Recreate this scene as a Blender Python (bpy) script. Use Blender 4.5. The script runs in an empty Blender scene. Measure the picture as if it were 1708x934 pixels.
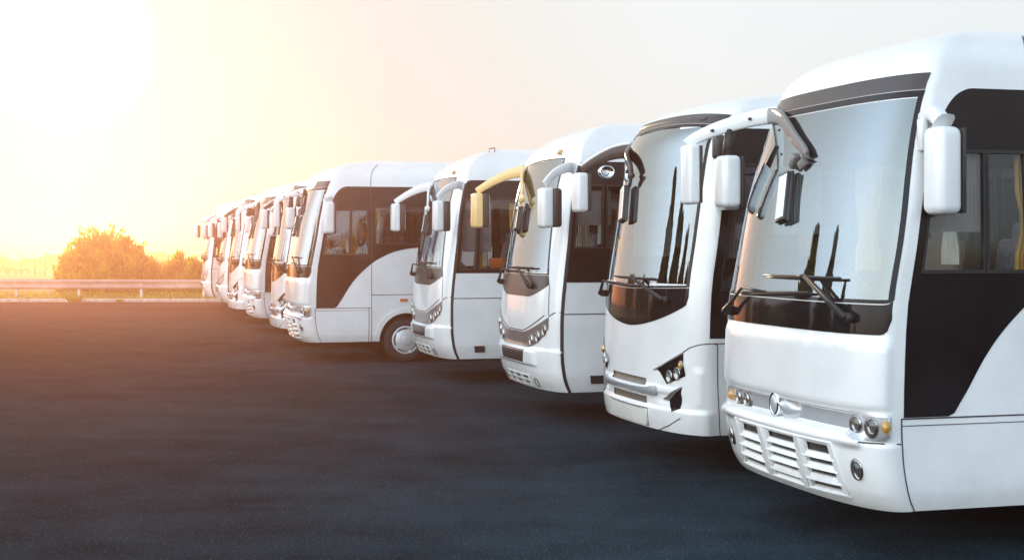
import bpy, bmesh, math, random
from mathutils import Vector, Matrix
random.seed(7)
C = bpy.context.scene
COL = C.collection
R = math.radians
# ------------------------------------------------------------------ camera
cam_d = bpy.data.cameras.new('camera'); cam = bpy.data.objects.new('camera', cam_d); COL.objects.link(cam)
cam.location = (0, 0, 2.02); cam.rotation_euler = (R(90), 0, 0)
cam_d.sensor_width = 36; cam_d.lens = 36*2370/1708; cam_d.shift_y = (408-467)/1708
cam_d.clip_start = .1; cam_d.clip_end = 9000
C.camera = cam
# ------------------------------------------------------------------ sky and sun
SUN_AZ, SUN_EL = 17.5, 7.8          # degrees left of the view direction, degrees above the horizon
w = bpy.data.worlds.new('World'); C.world = w; w.use_nodes = True
nt = w.node_tree; nt.nodes.clear()
sky = nt.nodes.new('ShaderNodeTexSky'); sky.sky_type = 'NISHITA'; sky.sun_disc = False
sky.sun_elevation = R(SUN_EL); sky.sun_rotation = R(-SUN_AZ)
sky.air_density = 1.0; sky.dust_density = 3.5; sky.ozone_density = 1.4; sky.altitude = 0
bg = nt.nodes.new('ShaderNodeBackground'); bg.inputs[1].default_value = .15
wo = nt.nodes.new('ShaderNodeOutputWorld')
# sky glare evened out (c/(c+k)); gain added behind and left to light the coaches
def wn(t, **k):
    n = nt.nodes.new(t)
    for a, b_ in k.items(): setattr(n, a, b_)
    return n
dv = wn('ShaderNodeVectorMath', operation='ADD'); dv.inputs[1].default_value = (.4, .4, .4)
qv = wn('ShaderNodeVectorMath', operation='DIVIDE'); gv = wn('ShaderNodeVectorMath', operation='MULTIPLY')
nt.links.new(sky.outputs[0], dv.inputs[0]); nt.links.new(sky.outputs[0], qv.inputs[0]); nt.links.new(dv.outputs[0], qv.inputs[1])
geo = wn('ShaderNodeTexCoord')
def lobe(axis, lo, hi, c0, c1):
    n_ = Vector(axis).normalized(); d_ = wn('ShaderNodeVectorMath', operation='DOT_PRODUCT'); d_.inputs[1].default_value = n_
    nt.links.new(geo.outputs['Generated'], d_.inputs[0])
    mp = wn('ShaderNodeMapRange', interpolation_type='SMOOTHSTEP'); mp.inputs[1].default_value = lo; mp.inputs[2].default_value = hi; nt.links.new(d_.outputs['Value'], mp.inputs[0])
    mx = wn('ShaderNodeMix', data_type='VECTOR'); mx.inputs[4].default_value = c0; mx.inputs[5].default_value = c1; nt.links.new(mp.outputs[0], mx.inputs[0]); return mx
m1 = lobe((-.8, -.6, .1), -.12, .6, (6.2, 6.85, 7.2), (22.0, 26.4, 31.2))  # added brightness in the unseen sky, lifts the coach sides and fronts
m2 = lobe((-math.sin(R(SUN_AZ)), math.cos(R(SUN_AZ)), .10), .90, .998, (1, 1, 1), (.84, .83, .76))
m3 = lobe((-.85, -.5, .05), .35, 1.0, (1, 1, 1), (1.36, 1.13, .92))  # added warm tint in the unseen sky at left, for the fronts
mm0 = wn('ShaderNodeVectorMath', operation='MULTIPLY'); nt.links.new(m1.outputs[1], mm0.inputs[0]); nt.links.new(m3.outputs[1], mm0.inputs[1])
m5 = lobe((-math.sin(R(SUN_AZ))*math.cos(R(SUN_EL)), math.cos(R(SUN_AZ))*math.cos(R(SUN_EL)), math.sin(R(SUN_EL))), math.cos(R(3.8)), math.cos(R(1.4)), (1, 1, 1), (1.4, 1.4, 1.55))
m4 = lobe((0, 0, 1), .30, 1.0, (1, 1, 1), (.58, .54, .52))
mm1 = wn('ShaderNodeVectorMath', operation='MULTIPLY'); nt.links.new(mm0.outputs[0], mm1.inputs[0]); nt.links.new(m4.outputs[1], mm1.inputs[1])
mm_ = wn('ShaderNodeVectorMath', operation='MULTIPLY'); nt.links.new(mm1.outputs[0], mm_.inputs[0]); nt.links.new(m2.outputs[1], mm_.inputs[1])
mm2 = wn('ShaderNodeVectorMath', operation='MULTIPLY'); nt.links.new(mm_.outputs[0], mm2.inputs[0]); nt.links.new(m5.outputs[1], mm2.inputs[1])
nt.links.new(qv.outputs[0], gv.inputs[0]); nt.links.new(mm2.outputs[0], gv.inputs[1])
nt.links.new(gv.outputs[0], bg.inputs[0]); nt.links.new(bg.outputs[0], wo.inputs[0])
sun_d = bpy.data.lights.new('sun', 'SUN'); sun_d.energy = 2.0; sun_d.angle = R(.5); sun_d.color = (1, .80, .56)
sun = bpy.data.objects.new('sun', sun_d); COL.objects.link(sun)
sv = Vector((-math.sin(R(SUN_AZ))*math.cos(R(SUN_EL)), math.cos(R(SUN_AZ))*math.cos(R(SUN_EL)), math.sin(R(SUN_EL))))
sun.rotation_euler = sv.to_track_quat('Z', 'Y').to_euler(); sun.location = (-20, 20, 30)
C.view_settings.view_transform = 'Standard'; C.view_settings.look = 'None'
C.view_settings.exposure = 0; C.view_settings.gamma = 1; C.view_settings.use_curve_mapping = False
C.cycles.volume_bounces = 0; C.cycles.transparent_max_bounces = 24; C.cycles.max_bounces = 6
# ------------------------------------------------------------------ helpers
def tag(o, label=None, cat=None, group=None, kind=None):
    if label: o['label'] = label
    if cat: o['category'] = cat
    if group: o['group'] = group
    if kind: o['kind'] = kind
    return o
def empty(name, loc=(0, 0, 0), rz=0):
    o = bpy.data.objects.new(name, None); COL.objects.link(o); o.location = loc; o.rotation_euler = (0, 0, rz)
    o.empty_display_size = .3
    return o
def kids(o): return [c for c in bpy.data.objects if c.parent == o]
def copy_tree(o, parent=None):
    ch = kids(o)
    c = o.copy(); COL.objects.link(c); c.parent = parent
    for k in ch: copy_tree(k, c)
    return c
def build(name, bm, mat, parent=None, smooth=True, ang=35):
    me = bpy.data.meshes.new(name); 
    if smooth:
        for f in bm.faces: f.smooth = True
        if ang is not None:
            for e in bm.edges:
                if len(e.link_faces) == 2 and e.calc_face_angle(0) > R(ang): e.smooth = False
    bm.to_mesh(me); bm.free()
    for m in (mat if isinstance(mat, (list, tuple)) else [mat]): me.materials.append(m)
    o = bpy.data.objects.new(name, me); COL.objects.link(o); o.parent = parent
    return o
def add_quad_grid(bm, P, mi=0, close_u=False):
    V = [[bm.verts.new(p) for p in row] for row in P]
    n = len(V); m = len(V[0])
    for i in range(n - (0 if close_u else 1)):
        for j in range(m-1):
            a, b, c, d = V[i][j], V[(i+1) % n][j], V[(i+1) % n][j+1], V[i][j+1]
            try: f = bm.faces.new((a, b, c, d)); f.material_index = mi
            except ValueError: pass
    return V
def add_box(bm, c, s, bev=0, seg=2, rot=None, mi=0):
    r = bmesh.ops.create_cube(bm, size=1)
    vs = r['verts']
    for v in vs: v.co = Vector((v.co.x*s[0], v.co.y*s[1], v.co.z*s[2]))
    fs = {f for v in vs for f in v.link_faces}
    for f in fs: f.material_index = mi
    if bev:
        es = list({e for v in vs for e in v.link_edges})
        r2 = bmesh.ops.bevel(bm, geom=es, offset=bev, segments=seg, affect='EDGES', profile=.5)
        vs = list({v for f in r2['faces'] for v in f.verts} | {v for v in vs if v.is_valid})
        for f in r2['faces']: f.material_index = mi
    M = Matrix.Translation(Vector(c)) @ (rot.to_4x4() if rot else Matrix.Identity(4))
    for v in vs: v.co = M @ v.co
    return vs
def add_tube(bm, pts, rad, seg=8, sy=1.0, mi=0, cap=True, sq=1.0):
    """tube through pts; rad a number or list; sy squashes the section sideways"""
    pts = [Vector(p) for p in pts]; n = len(pts)
    if not isinstance(rad, (list, tuple)): rad = [rad]*n
    rows = []
    for i, p in enumerate(pts):
        t = (pts[min(i+1, n-1)]-pts[max(i-1, 0)]).normalized()
        up = Vector((0, 0, 1)) if abs(t.z) < .9 else Vector((1, 0, 0))
        a = t.cross(up).normalized(); b = a.cross(t).normalized()
        rows.append([p + a*math.copysign(abs(math.cos(k*2*math.pi/seg))**sq, math.cos(k*2*math.pi/seg))*rad[i]*sy + b*math.copysign(abs(math.sin(k*2*math.pi/seg))**sq, math.sin(k*2*math.pi/seg))*rad[i] for k in range(seg)])
    V = [[bm.verts.new(q) for q in r] for r in rows]
    for i in range(n-1):
        for k in range(seg):
            f = bm.faces.new((V[i+1][k], V[i+1][(k+1) % seg], V[i][(k+1) % seg], V[i][k])); f.material_index = mi
    if cap:
        f = bm.faces.new(V[0]); f.material_index = mi; f = bm.faces.new(V[-1][::-1]); f.material_index = mi
def smooth_path(pts, k=6):
    pts = [Vector(p) for p in pts]; out = []
    for i in range(len(pts)-1):
        p0, p1, p2, p3 = pts[max(i-1, 0)], pts[i], pts[i+1], pts[min(i+2, len(pts)-1)]
        for j in range(k):
            t = j/k
            out.append(.5*((2*p1)+(-p0+p2)*t+(2*p0-5*p1+4*p2-p3)*t*t+(-p0+3*p1-3*p2+p3)*t**3))
    out.append(pts[-1]); return out
def add_lathe(bm, prof, M, seg=32, mi=0):
    """prof [(r, h)] about the local z of matrix M"""
    rows = []
    for r, h in prof:
        rows.append([M @ Vector((r*math.cos(k*2*math.pi/seg), r*math.sin(k*2*math.pi/seg), h)) for k in range(seg)])
    V = [[bm.verts.new(q) for q in r] for r in rows]
    for i in range(len(V)-1):
        for k in range(seg):
            f = bm.faces.new((V[i][k], V[i][(k+1) % seg], V[i+1][(k+1) % seg], V[i+1][k])); f.material_index = mi
# ------------------------------------------------------------------ materials
def newmat(name):
    m = bpy.data.materials.new(name); m.use_nodes = True; m.node_tree.nodes.clear(); return m, m.node_tree
def node(nt, t, **kw):
    n = nt.nodes.new(t)
    for k, v in kw.items():
        if k.startswith('i_'): n.inputs[int(k[2:]) if k[2:].isdigit() else k[2:]].default_value = v
        else: setattr(n, k, v)
    return n
def pbr(name, col, rough=.5, metal=0, coat=0, noise=None, bump=None, spec=.5, trans=0):
    """noise=(scale, amount) mottles the colour, bump=(scale, strength, distance)"""
    m, t = newmat(name)
    p = node(t, 'ShaderNodeBsdfPrincipled'); o = node(t, 'ShaderNodeOutputMaterial')
    p.inputs['Base Color'].default_value = (*col, 1); p.inputs['Roughness'].default_value = rough
    p.inputs['Metallic'].default_value = metal; p.inputs['Coat Weight'].default_value = coat
    p.inputs['Coat Roughness'].default_value = .04; p.inputs['Specular IOR Level'].default_value = spec
    t.links.new(p.outputs[0], o.inputs[0])
    tc = node(t, 'ShaderNodeTexCoord')
    if noise:
        n = node(t, 'ShaderNodeTexNoise'); n.inputs['Scale'].default_value = noise[0]; n.inputs['Detail'].default_value = 6
        t.links.new(tc.outputs['Object'], n.inputs['Vector'])
        mr = node(t, 'ShaderNodeMapRange'); mr.inputs[1].default_value = .3; mr.inputs[2].default_value = .7
        mr.inputs[3].default_value = 1-noise[1]; mr.inputs[4].default_value = 1+noise[1]
        mx = node(t, 'ShaderNodeVectorMath', operation='SCALE'); mx.inputs[0].default_value = col
        t.links.new(n.outputs[0], mr.inputs[0]); t.links.new(mr.outputs[0], mx.inputs['Scale']); t.links.new(mx.outputs[0], p.inputs['Base Color'])
    if bump:
        n2 = node(t, 'ShaderNodeTexNoise'); n2.inputs['Scale'].default_value = bump[0]; n2.inputs['Detail'].default_value = 4
        bp = node(t, 'ShaderNodeBump'); bp.inputs['Strength'].default_value = bump[1]; bp.inputs['Distance'].default_value = bump[2]
        t.links.new(tc.outputs['Object'], n2.inputs['Vector']); t.links.new(n2.outputs[0], bp.inputs['Height']); t.links.new(bp.outputs[0], p.inputs['Normal'])
    return m
def paint(name, col, dirt=.06):
    """gloss coach paint: faint dust, slightly wavy panels, grey lining seen from inside"""
    m, t = newmat(name); L = t.links
    p = node(t, 'ShaderNodeBsdfPrincipled'); o = node(t, 'ShaderNodeOutputMaterial'); tc = node(t, 'ShaderNodeTexCoord')
    n = node(t, 'ShaderNodeTexNoise'); n.inputs['Scale'].default_value = 1.6; n.inputs['Detail'].default_value = 8; n.inputs['Roughness'].default_value = .65
    L.new(tc.outputs['Object'], n.inputs['Vector'])
    cr = node(t, 'ShaderNodeMix', data_type='RGBA'); cr.inputs[6].default_value = (*col, 1); cr.inputs[7].default_value = (*[c*(1-dirt*3) for c in col], 1)
    mr = node(t, 'ShaderNodeMapRange'); mr.inputs[1].default_value = .42; mr.inputs[2].default_value = .85
    L.new(n.outputs[0], mr.inputs[0]); L.new(mr.outputs[0], cr.inputs[0])
    # road dust low on the skirt
    sx = node(t, 'ShaderNodeSeparateXYZ'); L.new(tc.outputs['Object'], sx.inputs[0])
    lo = node(t, 'ShaderNodeMapRange'); lo.inputs[1].default_value = .62; lo.inputs[2].default_value = .36; lo.inputs[3].default_value = 0; lo.inputs[4].default_value = .5
    L.new(sx.outputs[2], lo.inputs[0])
    n3 = node(t, 'ShaderNodeTexNoise'); n3.inputs['Scale'].default_value = 9; n3.inputs['Detail'].default_value = 6; L.new(tc.outputs['Object'], n3.inputs['Vector'])
    mm = node(t, 'ShaderNodeMath', operation='MULTIPLY'); L.new(lo.outputs[0], mm.inputs[0]); L.new(n3.outputs[0], mm.inputs[1])
    c3 = node(t, 'ShaderNodeMix', data_type='RGBA'); c3.inputs[7].default_value = (.34, .32, .29, 1); L.new(cr.outputs[2], c3.inputs[6]); L.new(mm.outputs[0], c3.inputs[0])
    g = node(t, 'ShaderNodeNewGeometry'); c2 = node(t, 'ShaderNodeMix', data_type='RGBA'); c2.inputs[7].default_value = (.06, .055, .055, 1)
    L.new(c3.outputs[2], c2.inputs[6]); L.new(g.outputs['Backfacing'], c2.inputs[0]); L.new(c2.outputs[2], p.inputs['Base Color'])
    p.inputs['Roughness'].default_value = .32; p.inputs['Coat Weight'].default_value = .8; p.inputs['Coat Roughness'].default_value = .07
    n2 = node(t, 'ShaderNodeTexNoise'); n2.inputs['Scale'].default_value = 2.2; n2.inputs['Detail'].default_value = 1
    bp = node(t, 'ShaderNodeBump'); bp.inputs['Strength'].default_value = .25; bp.inputs['Distance'].default_value = .012
    L.new(tc.outputs['Object'], n2.inputs['Vector']); L.new(n2.outputs[0], bp.inputs['Height'])
    L.new(bp.outputs[0], p.inputs['Coat Normal']); L.new(bp.outputs[0], p.inputs['Normal'])
    L.new(p.outputs[0], o.inputs[0]); return m
def glass(name, tint, f0=.07, k=.9, pw=4.0, rough=0.0):
    m, t = newmat(name); L = t.links
    lw = node(t, 'ShaderNodeLayerWeight'); lw.inputs[0].default_value = .5
    tr = node(t, 'ShaderNodeBsdfTransparent'); tr.inputs[0].default_value = (*tint, 1)
    gl = node(t, 'ShaderNodeBsdfGlossy'); gl.inputs[0].default_value = (.86, .96, 1, 1); gl.inputs['Roughness'].default_value = rough
    pw_ = node(t, 'ShaderNodeMath', operation='POWER'); pw_.inputs[1].default_value = pw
    ml = node(t, 'ShaderNodeMath', operation='MULTIPLY_ADD'); ml.inputs[1].default_value = k; ml.inputs[2].default_value = f0
    mx = node(t, 'ShaderNodeMixShader'); o = node(t, 'ShaderNodeOutputMaterial')
    L.new(lw.outputs['Facing'], pw_.inputs[0]); L.new(pw_.outputs[0], ml.inputs[0]); L.new(ml.outputs[0], mx.inputs[0])
    L.new(tr.outputs[0], mx.inputs[1]); L.new(gl.outputs[0], mx.inputs[2]); L.new(mx.outputs[0], o.inputs[0])
    return m
def mesh_mat(name, k=150, wire=(.17, .155, .13), hole=(.01, .01, .01)):
    """expanded metal: a diamond net of bright strands over black"""
    m, t = newmat(name); L = t.links
    p = node(t, 'ShaderNodeBsdfPrincipled'); o = node(t, 'ShaderNodeOutputMaterial'); tc = node(t, 'ShaderNodeTexCoord')
    s = node(t, 'ShaderNodeSeparateXYZ'); L.new(tc.outputs['Object'], s.inputs[0])
    outs = []
    for sg in (1, -1):
        a = node(t, 'ShaderNodeMath', operation='MULTIPLY'); a.inputs[1].default_value = sg*1.6; L.new(s.outputs[2], a.inputs[0])
        b = node(t, 'ShaderNodeMath', operation='ADD'); L.new(a.outputs[0], b.inputs[0]); L.new(s.outputs[1], b.inputs[1])
        c = node(t, 'ShaderNodeMath', operation='MULTIPLY'); c.inputs[1].default_value = k; L.new(b.outputs[0], c.inputs[0])
        d = node(t, 'ShaderNodeMath', operation='SINE'); L.new(c.outputs[0], d.inputs[0])
        e = node(t, 'ShaderNodeMath', operation='ABSOLUTE'); L.new(d.outputs[0], e.inputs[0])
        f = node(t, 'ShaderNodeMath', operation='LESS_THAN'); f.inputs[1].default_value = .17; L.new(e.outputs[0], f.inputs[0]); outs.append(f)
    mx = node(t, 'ShaderNodeMath', operation='MAXIMUM'); L.new(outs[0].outputs[0], mx.inputs[0]); L.new(outs[1].outputs[0], mx.inputs[1])
    c = node(t, 'ShaderNodeMix', data_type='RGBA'); c.inputs[6].default_value = (*hole, 1); c.inputs[7].default_value = (*wire, 1)
    L.new(mx.outputs[0], c.inputs[0]); L.new(c.outputs[2], p.inputs['Base Color'])
    p.inputs['Roughness'].default_value = .4
    L.new(p.outputs[0], o.inputs[0]); return m
M = dict(
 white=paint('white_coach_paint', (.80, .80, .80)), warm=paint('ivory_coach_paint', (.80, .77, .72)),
 black=pbr('black_gloss_panel', (.012, .012, .014), .06, spec=.18, noise=(3, .3), bump=(1.5, .15, .01)),
 charcoal=pbr('charcoal_panel', (.045, .038, .038), .25, spec=.35, noise=(6, .1)),
 rubber=pbr('black_rubber', (.015, .015, .015), .6, noise=(20, .3), bump=(60, .3, .002)),
 plastic=pbr('black_plastic', (.03, .028, .028), .4, noise=(12, .2)),
 seam=pbr('panel_gap', (.03, .03, .035), .6),
 silver=pbr('silver_paint', (.52, .53, .56), .28, metal=.35, coat=.6, noise=(4, .06)),
 taupe=pbr('bronze_grey_paint', (.26, .22, .21), .3, metal=.5, coat=.5, noise=(4, .1)),
 chrome=pbr('chrome', (.85, .85, .87), .08, metal=1),
 lens=glass('clear_lens', (.92, .92, .92), .06, .8, 4), amber=pbr('amber_lens', (.52, .28, .06), .15, coat=1),
 reflector=pbr('lamp_reflector', (.42, .41, .40), .22, metal=1, bump=(90, .5, .004)),
 dark_cup=pbr('lamp_cup', (.20, .18, .17), .3, metal=.6),
 blue=pbr('emblem_blue', (.10, .13, .42), .12, metal=.7, coat=1),
 mesh=mesh_mat('grille_mesh', 105), mesh_fine=mesh_mat('grille_mesh_fine', 62, (.60, .52, .42)),
 wind=glass('windscreen_glass', (.70, .80, .80), .20, .85, 3.0), side=glass('side_window_glass', (.80, .78, .78), .08, .9, 4),
 mirror=pbr('mirror_glass', (.8, .82, .85), .02, metal=1), tyre=pbr('tyre_rubber', (.018, .018, .02), .75, noise=(14, .3), bump=(40, .5, .004)),
 rim=pbr('painted_wheel', (.62, .64, .66), .35, metal=.2, noise=(8, .08)), under=pbr('chassis_black', (.012, .012, .012), .8),
 seat=pbr('seat_fabric', (.12, .14, .20), .9, noise=(25, .4)), seat_b=pbr('driver_seat_fabric', (.22, .18, .17), .9),
 lining=pbr('cabin_trim', (.10, .095, .09), .7, noise=(5, .2)), dash=pbr('dashboard', (.05, .048, .048), .6, bump=(80, .3, .002)),
 curtain=pbr('gold_curtain', (.62, .38, .08), .85, noise=(9, .15)), curtain_w=pbr('pale_curtain', (.62, .60, .55), .85, noise=(9, .1)),
 orange=pbr('orange_plastic', (.65, .16, .04), .5), arm=pbr('mirror_arm_grey', (.16, .15, .15), .35, coat=.3),
 blind=pbr('pleated_blind_fabric', (.26, .25, .25), .85, noise=(9, .1)),
 gold=pbr('sunlit_gold_tint', (.82, .56, .24), .25, coat=.7),  # sunlight on the mirror arm, put into the colour
)
# ---------------------------------------------------------------- bus body surface
def interp(tab, z):
    if z <= tab[0][0]: return tab[0][1]
    if z >= tab[-1][0]: return tab[-1][1]
    for i in range(len(tab)-1):
        a, b = tab[i], tab[i+1]
        if a[0] <= z <= b[0]:
            def sl(j):
                if j <= 0 or j >= len(tab)-1: 
                    j0 = 0 if j <= 0 else len(tab)-2
                    return (tab[j0+1][1]-tab[j0][1])/(tab[j0+1][0]-tab[j0][0])
                p, q, r = tab[j-1], tab[j], tab[j+1]
                d0 = (q[1]-p[1])/(q[0]-p[0]); d1 = (r[1]-q[1])/(r[0]-q[0])
                return 0 if d0*d1 <= 0 else 2*d0*d1/(d0+d1)
            h = b[0]-a[0]; t = (z-a[0])/h; m0 = sl(i)*h; m1 = sl(i+1)*h
            return (2*t**3-3*t*t+1)*a[1]+(t**3-2*t*t+t)*m0+(-2*t**3+3*t*t)*b[1]+(t**3-t*t)*m1
def sstep(a, b, x):
    t = min(1, max(0, (x-a)/(b-a))); return t*t*(3-2*t)
class Body:
    """S(u,v): u -1..1 wraps round the front (near side -1), |u|>1 runs back along a side in metres;
    v is height up to zr, then zr..zr+1 sweeps over the roof."""
    def __init__(s, F, W, D, n, zb, zr, H, xc, L, m=2.3):
        s.F, s.W, s.D, s.n, s.zb, s.zr, s.H, s.xc, s.L, s.m = F, W, D, n, zb, zr, H, xc, L, m
        s.disp = None
        s.Dt = D if isinstance(D, list) else [(0,D),(9,D)]
        s.xr = interp(F, 1.0) + interp(s.Dt, 1.0)
    def base(s, u, z):
        F = interp(s.F, z); W = interp(s.W, z); D = interp(s.Dt, z)
        if abs(u) <= 1:
            ph = math.copysign(abs(u)**(s.n/2), u)*math.pi/2
            y = W*math.copysign(abs(math.sin(ph))**(2/s.n), u)
            x = F + D*(1-max(0., math.cos(ph))**(2/s.n))
        else:
            d = abs(u)-1
            k = max(0, 1-d/1.0)
            x = s.xr + d + (F+D-s.xr)*k*k
            y = math.copysign(W, u)
        rr = .25                                   # rounded rear corners
        if x > s.L-rr:
            t = min(1, (x-(s.L-rr))/rr)
            y *= 1-(rr/W)*(1-math.sqrt(max(0, 1-t*t)))*.9
        return x, y
    def S(s, u, v):
        if v <= s.zr:
            x, y = s.base(u, v)
            if s.disp:
                d = s.disp(u, v)
                if d:
                    a = min(1, abs(u)**(s.n/2))*math.pi/2
                    x -= d*math.cos(a); y += math.copysign(d*math.sin(a), u)
            return (x, y, v)
        th = (v-s.zr)*math.pi/2
        x, y = s.base(u, s.zr)
        c = max(0, math.cos(th))**(2/s.m); q = math.sin(th)**(2/s.m) if th > 0 else 0
        ax = min(max(x, s.xc), s.L-.9)
        return (ax+(x-ax)*c, y*c, s.zr+s.H*q)
    def N(s, u, v, e=.004):
        a = s.S(u-e, v); b = s.S(u+e, v); c = s.S(u, v-e); d = s.S(u, v+e)
        p = [b[i]-a[i] for i in range(3)]; q = [d[i]-c[i] for i in range(3)]
        n = (p[1]*q[2]-p[2]*q[1], p[2]*q[0]-p[0]*q[2], p[0]*q[1]-p[1]*q[0])
        l = math.sqrt(sum(k*k for k in n)) or 1
        return (-n[0]/l, -n[1]/l, -n[2]/l) if False else (n[0]/l*s.sg(u,v,n), n[1]/l*s.sg(u,v,n), n[2]/l*s.sg(u,v,n))
    def sg(s, u, v, n):
        p = s.S(u, v); c = (max(p[0], 1.2), 0, 1.6)
        return 1 if sum(n[i]*(p[i]-c[i]) for i in range(3)) > 0 else -1
    def q(s, u): return u if abs(u) >= 1 else math.copysign(abs(u)**(2/s.n), u)
    def us(s, f):                                  # u for a fraction f of the half width
        return math.copysign(math.asin(min(1, abs(f)**(s.n/2)))/(math.pi/2), f)
BODY = {
 'A': Body(F=[(.34,-.16),(.4,-.205),(.5,-.25),(.73,-.293),(.96,-.303),(1.32,-.293),(1.6,-.276),(1.74,-.252),(2.0,-.20),(2.38,-.125),(3.0,.065),(3.1,.11)],
           W=[(.34,1.09),(.5,1.12),(1.0,1.13),(1.9,1.13),(2.6,1.09),(3.1,1.03)], D=.27, n=2.7, zb=.37, zr=3.1, H=.41, xc=1.6, L=7.4, m=2.15),
 'B': Body(F=[(.36,-.23),(.5,-.25),(.85,-.263),(1.3,-.253),(1.6,-.239),(2.07,-.172),(2.5,-.11),(2.9,-.055),(3.0,-.02),(3.15,.08)],
           W=[(.36,1.17),(.6,1.2),(1.9,1.2),(2.6,1.16),(3.15,1.06)], D=.34, n=2.4, zb=.38, zr=3.15, H=.30, xc=1.8, L=8.6, m=1.9),
 'C': Body(F=[(.36,-.08),(.5,-.145),(.6,-.17),(.8,-.19),(1.1,-.19),(1.35,-.178),(1.63,-.148),(2.1,-.066),(2.65,.05),(3.0,.16)],
           W=[(.36,1.12),(.6,1.15),(1.9,1.15),(2.6,1.12),(3.0,1.07)], D=[(.4,.24),(1.5,.24),(2.7,.14),(3.0,.12)], n=2.5, zb=.38, zr=3.0, H=.48, xc=1.2, L=7.6, m=1.8),
}
YAW = .275
F_PX = 2370.; HOR = 408.; CAMH = 2.02
# (model, px of the near seam, depth)
ROW = [('A',1502,8.74),('B',1178,12.15),('C',935,15.7),('C',752,20.3),('A',525,23.9),('B',489,27.6),('A',440,31.9),('B',407,36.0),('C',380,40.2),('C',352,44.6)]
def origin(i):                                     # bus origin: centre line, at the seam station, on the ground
    m, px, D = ROW[i]; b = BODY[m]; X = (px-854)/F_PX*D
    w = interp(b.W, 1.0)
    return (X - w*math.sin(YAW), D + w*math.cos(YAW))
def to_world(i, p):
    ox, oy = origin(i); c, s = math.cos(YAW), math.sin(YAW)
    return (ox + p[0]*c - p[1]*s, oy + p[0]*s + p[1]*c, p[2])
def project(w): return (854+F_PX*w[0]/w[1], HOR+F_PX*(CAMH-w[2])/w[1])
LEAN = .22
def dispA(u, v):
    w = abs(u); k = 0
    if v < 1.1 and w < 1.08:
        top = sstep(.985, .962, v); bot = sstep(.80, .86, v); side = sstep(.985, .90, w)
        k -= .055*top*bot*side                                        # lamp recess under the front flap
        k += .012*sstep(.80, .775, v)*sstep(1.06, .98, w)             # bumper
        c = sstep(.74, .68, w)
        k += .05*c*sstep(.862, .846, v)*sstep(.74, .80, v)*side
    if 1.0 < v < 1.60: k += .018*sstep(1.45, 1.38, v)*sstep(.97, 1.04, v)*sstep(1.0, .9, w)
    return k
def dispB(u, v):
    w = abs(u); k = 0
    if v < 1.2 and w < 1.05:
        k += .022*sstep(.60, .56, v)*sstep(1.02, .9, w)
        k += .02*sstep(.70, .72, v)*sstep(.78, .75, v)*sstep(.75, .5, w)
        k -= .02*sstep(.60, .66, v)*sstep(.98, .90, v)*sstep(.34, .40, w)*sstep(.92, .8, w)
    return k
def dispC(u, v):
    w = abs(u); k = 0
    if v < 1.2 and w < 1.05:
        k += .020*sstep(.86, .83, v)*sstep(1.0, .9, w)
        k += .03*sstep(.83, .81, v)*sstep(.64, .66, v)*sstep(.50, .42, w)
    return k
BODY['A'].disp, BODY['B'].disp, BODY['C'].disp = dispA, dispB, dispC
def P(b, u, v, off=0):
    p = Vector(b.S(u, v))
    return p + Vector(b.N(u, v))*off if off else p
def sheet(bm, b, rows, off=.004, th=.02, mi=0, side=1):
    """rows of (u,v) -> a raised plate of thickness th that follows the body skin"""
    G = []
    for row in rows:
        r = []
        for (u, v) in row:
            n = Vector(b.N(u, v)); p = Vector(b.S(u, v)); of = off(len(r)/(len(row)-1)) if callable(off) else off; r.append((p+n*of, p+n*(of-th)))
        G.append(r)
    n, m = len(G), len(G[0])
    V = [[bm.verts.new(c[0]) for c in r] for r in G]
    i0, j0 = max(0, n//2-1), max(0, m//2-1)
    nn_ = (G[i0][j0+1][0]-G[i0][j0][0]).cross(G[i0+1][j0][0]-G[i0][j0][0])
    flip = nn_.dot(Vector(b.N(*rows[i0][j0]))) < 0
    def quad(a, b_, c, d):
        if flip: a, b_, c, d = d, c, b_, a
        try: f = bm.faces.new((a, b_, c, d)); f.material_index = mi
        except ValueError: pass
    for i in range(n-1):
        for j in range(m-1): quad(V[i][j], V[i][j+1], V[i+1][j+1], V[i+1][j])
    if th:
        loop = [(i, 0) for i in range(n)] + [(n-1, j) for j in range(1, m)] + [(i, m-1) for i in range(n-2, -1, -1)] + [(0, j) for j in range(m-2, 0, -1)]
        top = [bm.verts.new(G[i][j][0]) for i, j in loop]; low = [bm.verts.new(G[i][j][1]) for i, j in loop]
        for k in range(len(loop)):
            l = (k+1) % len(loop); quad(top[k], top[l], low[l], low[k])
def lerp(a, b, t): return a+(b-a)*t
def fv(f, t): return f(t) if callable(f) else f
def tab(*pts): return lambda t: interp(list(pts), t)
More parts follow.
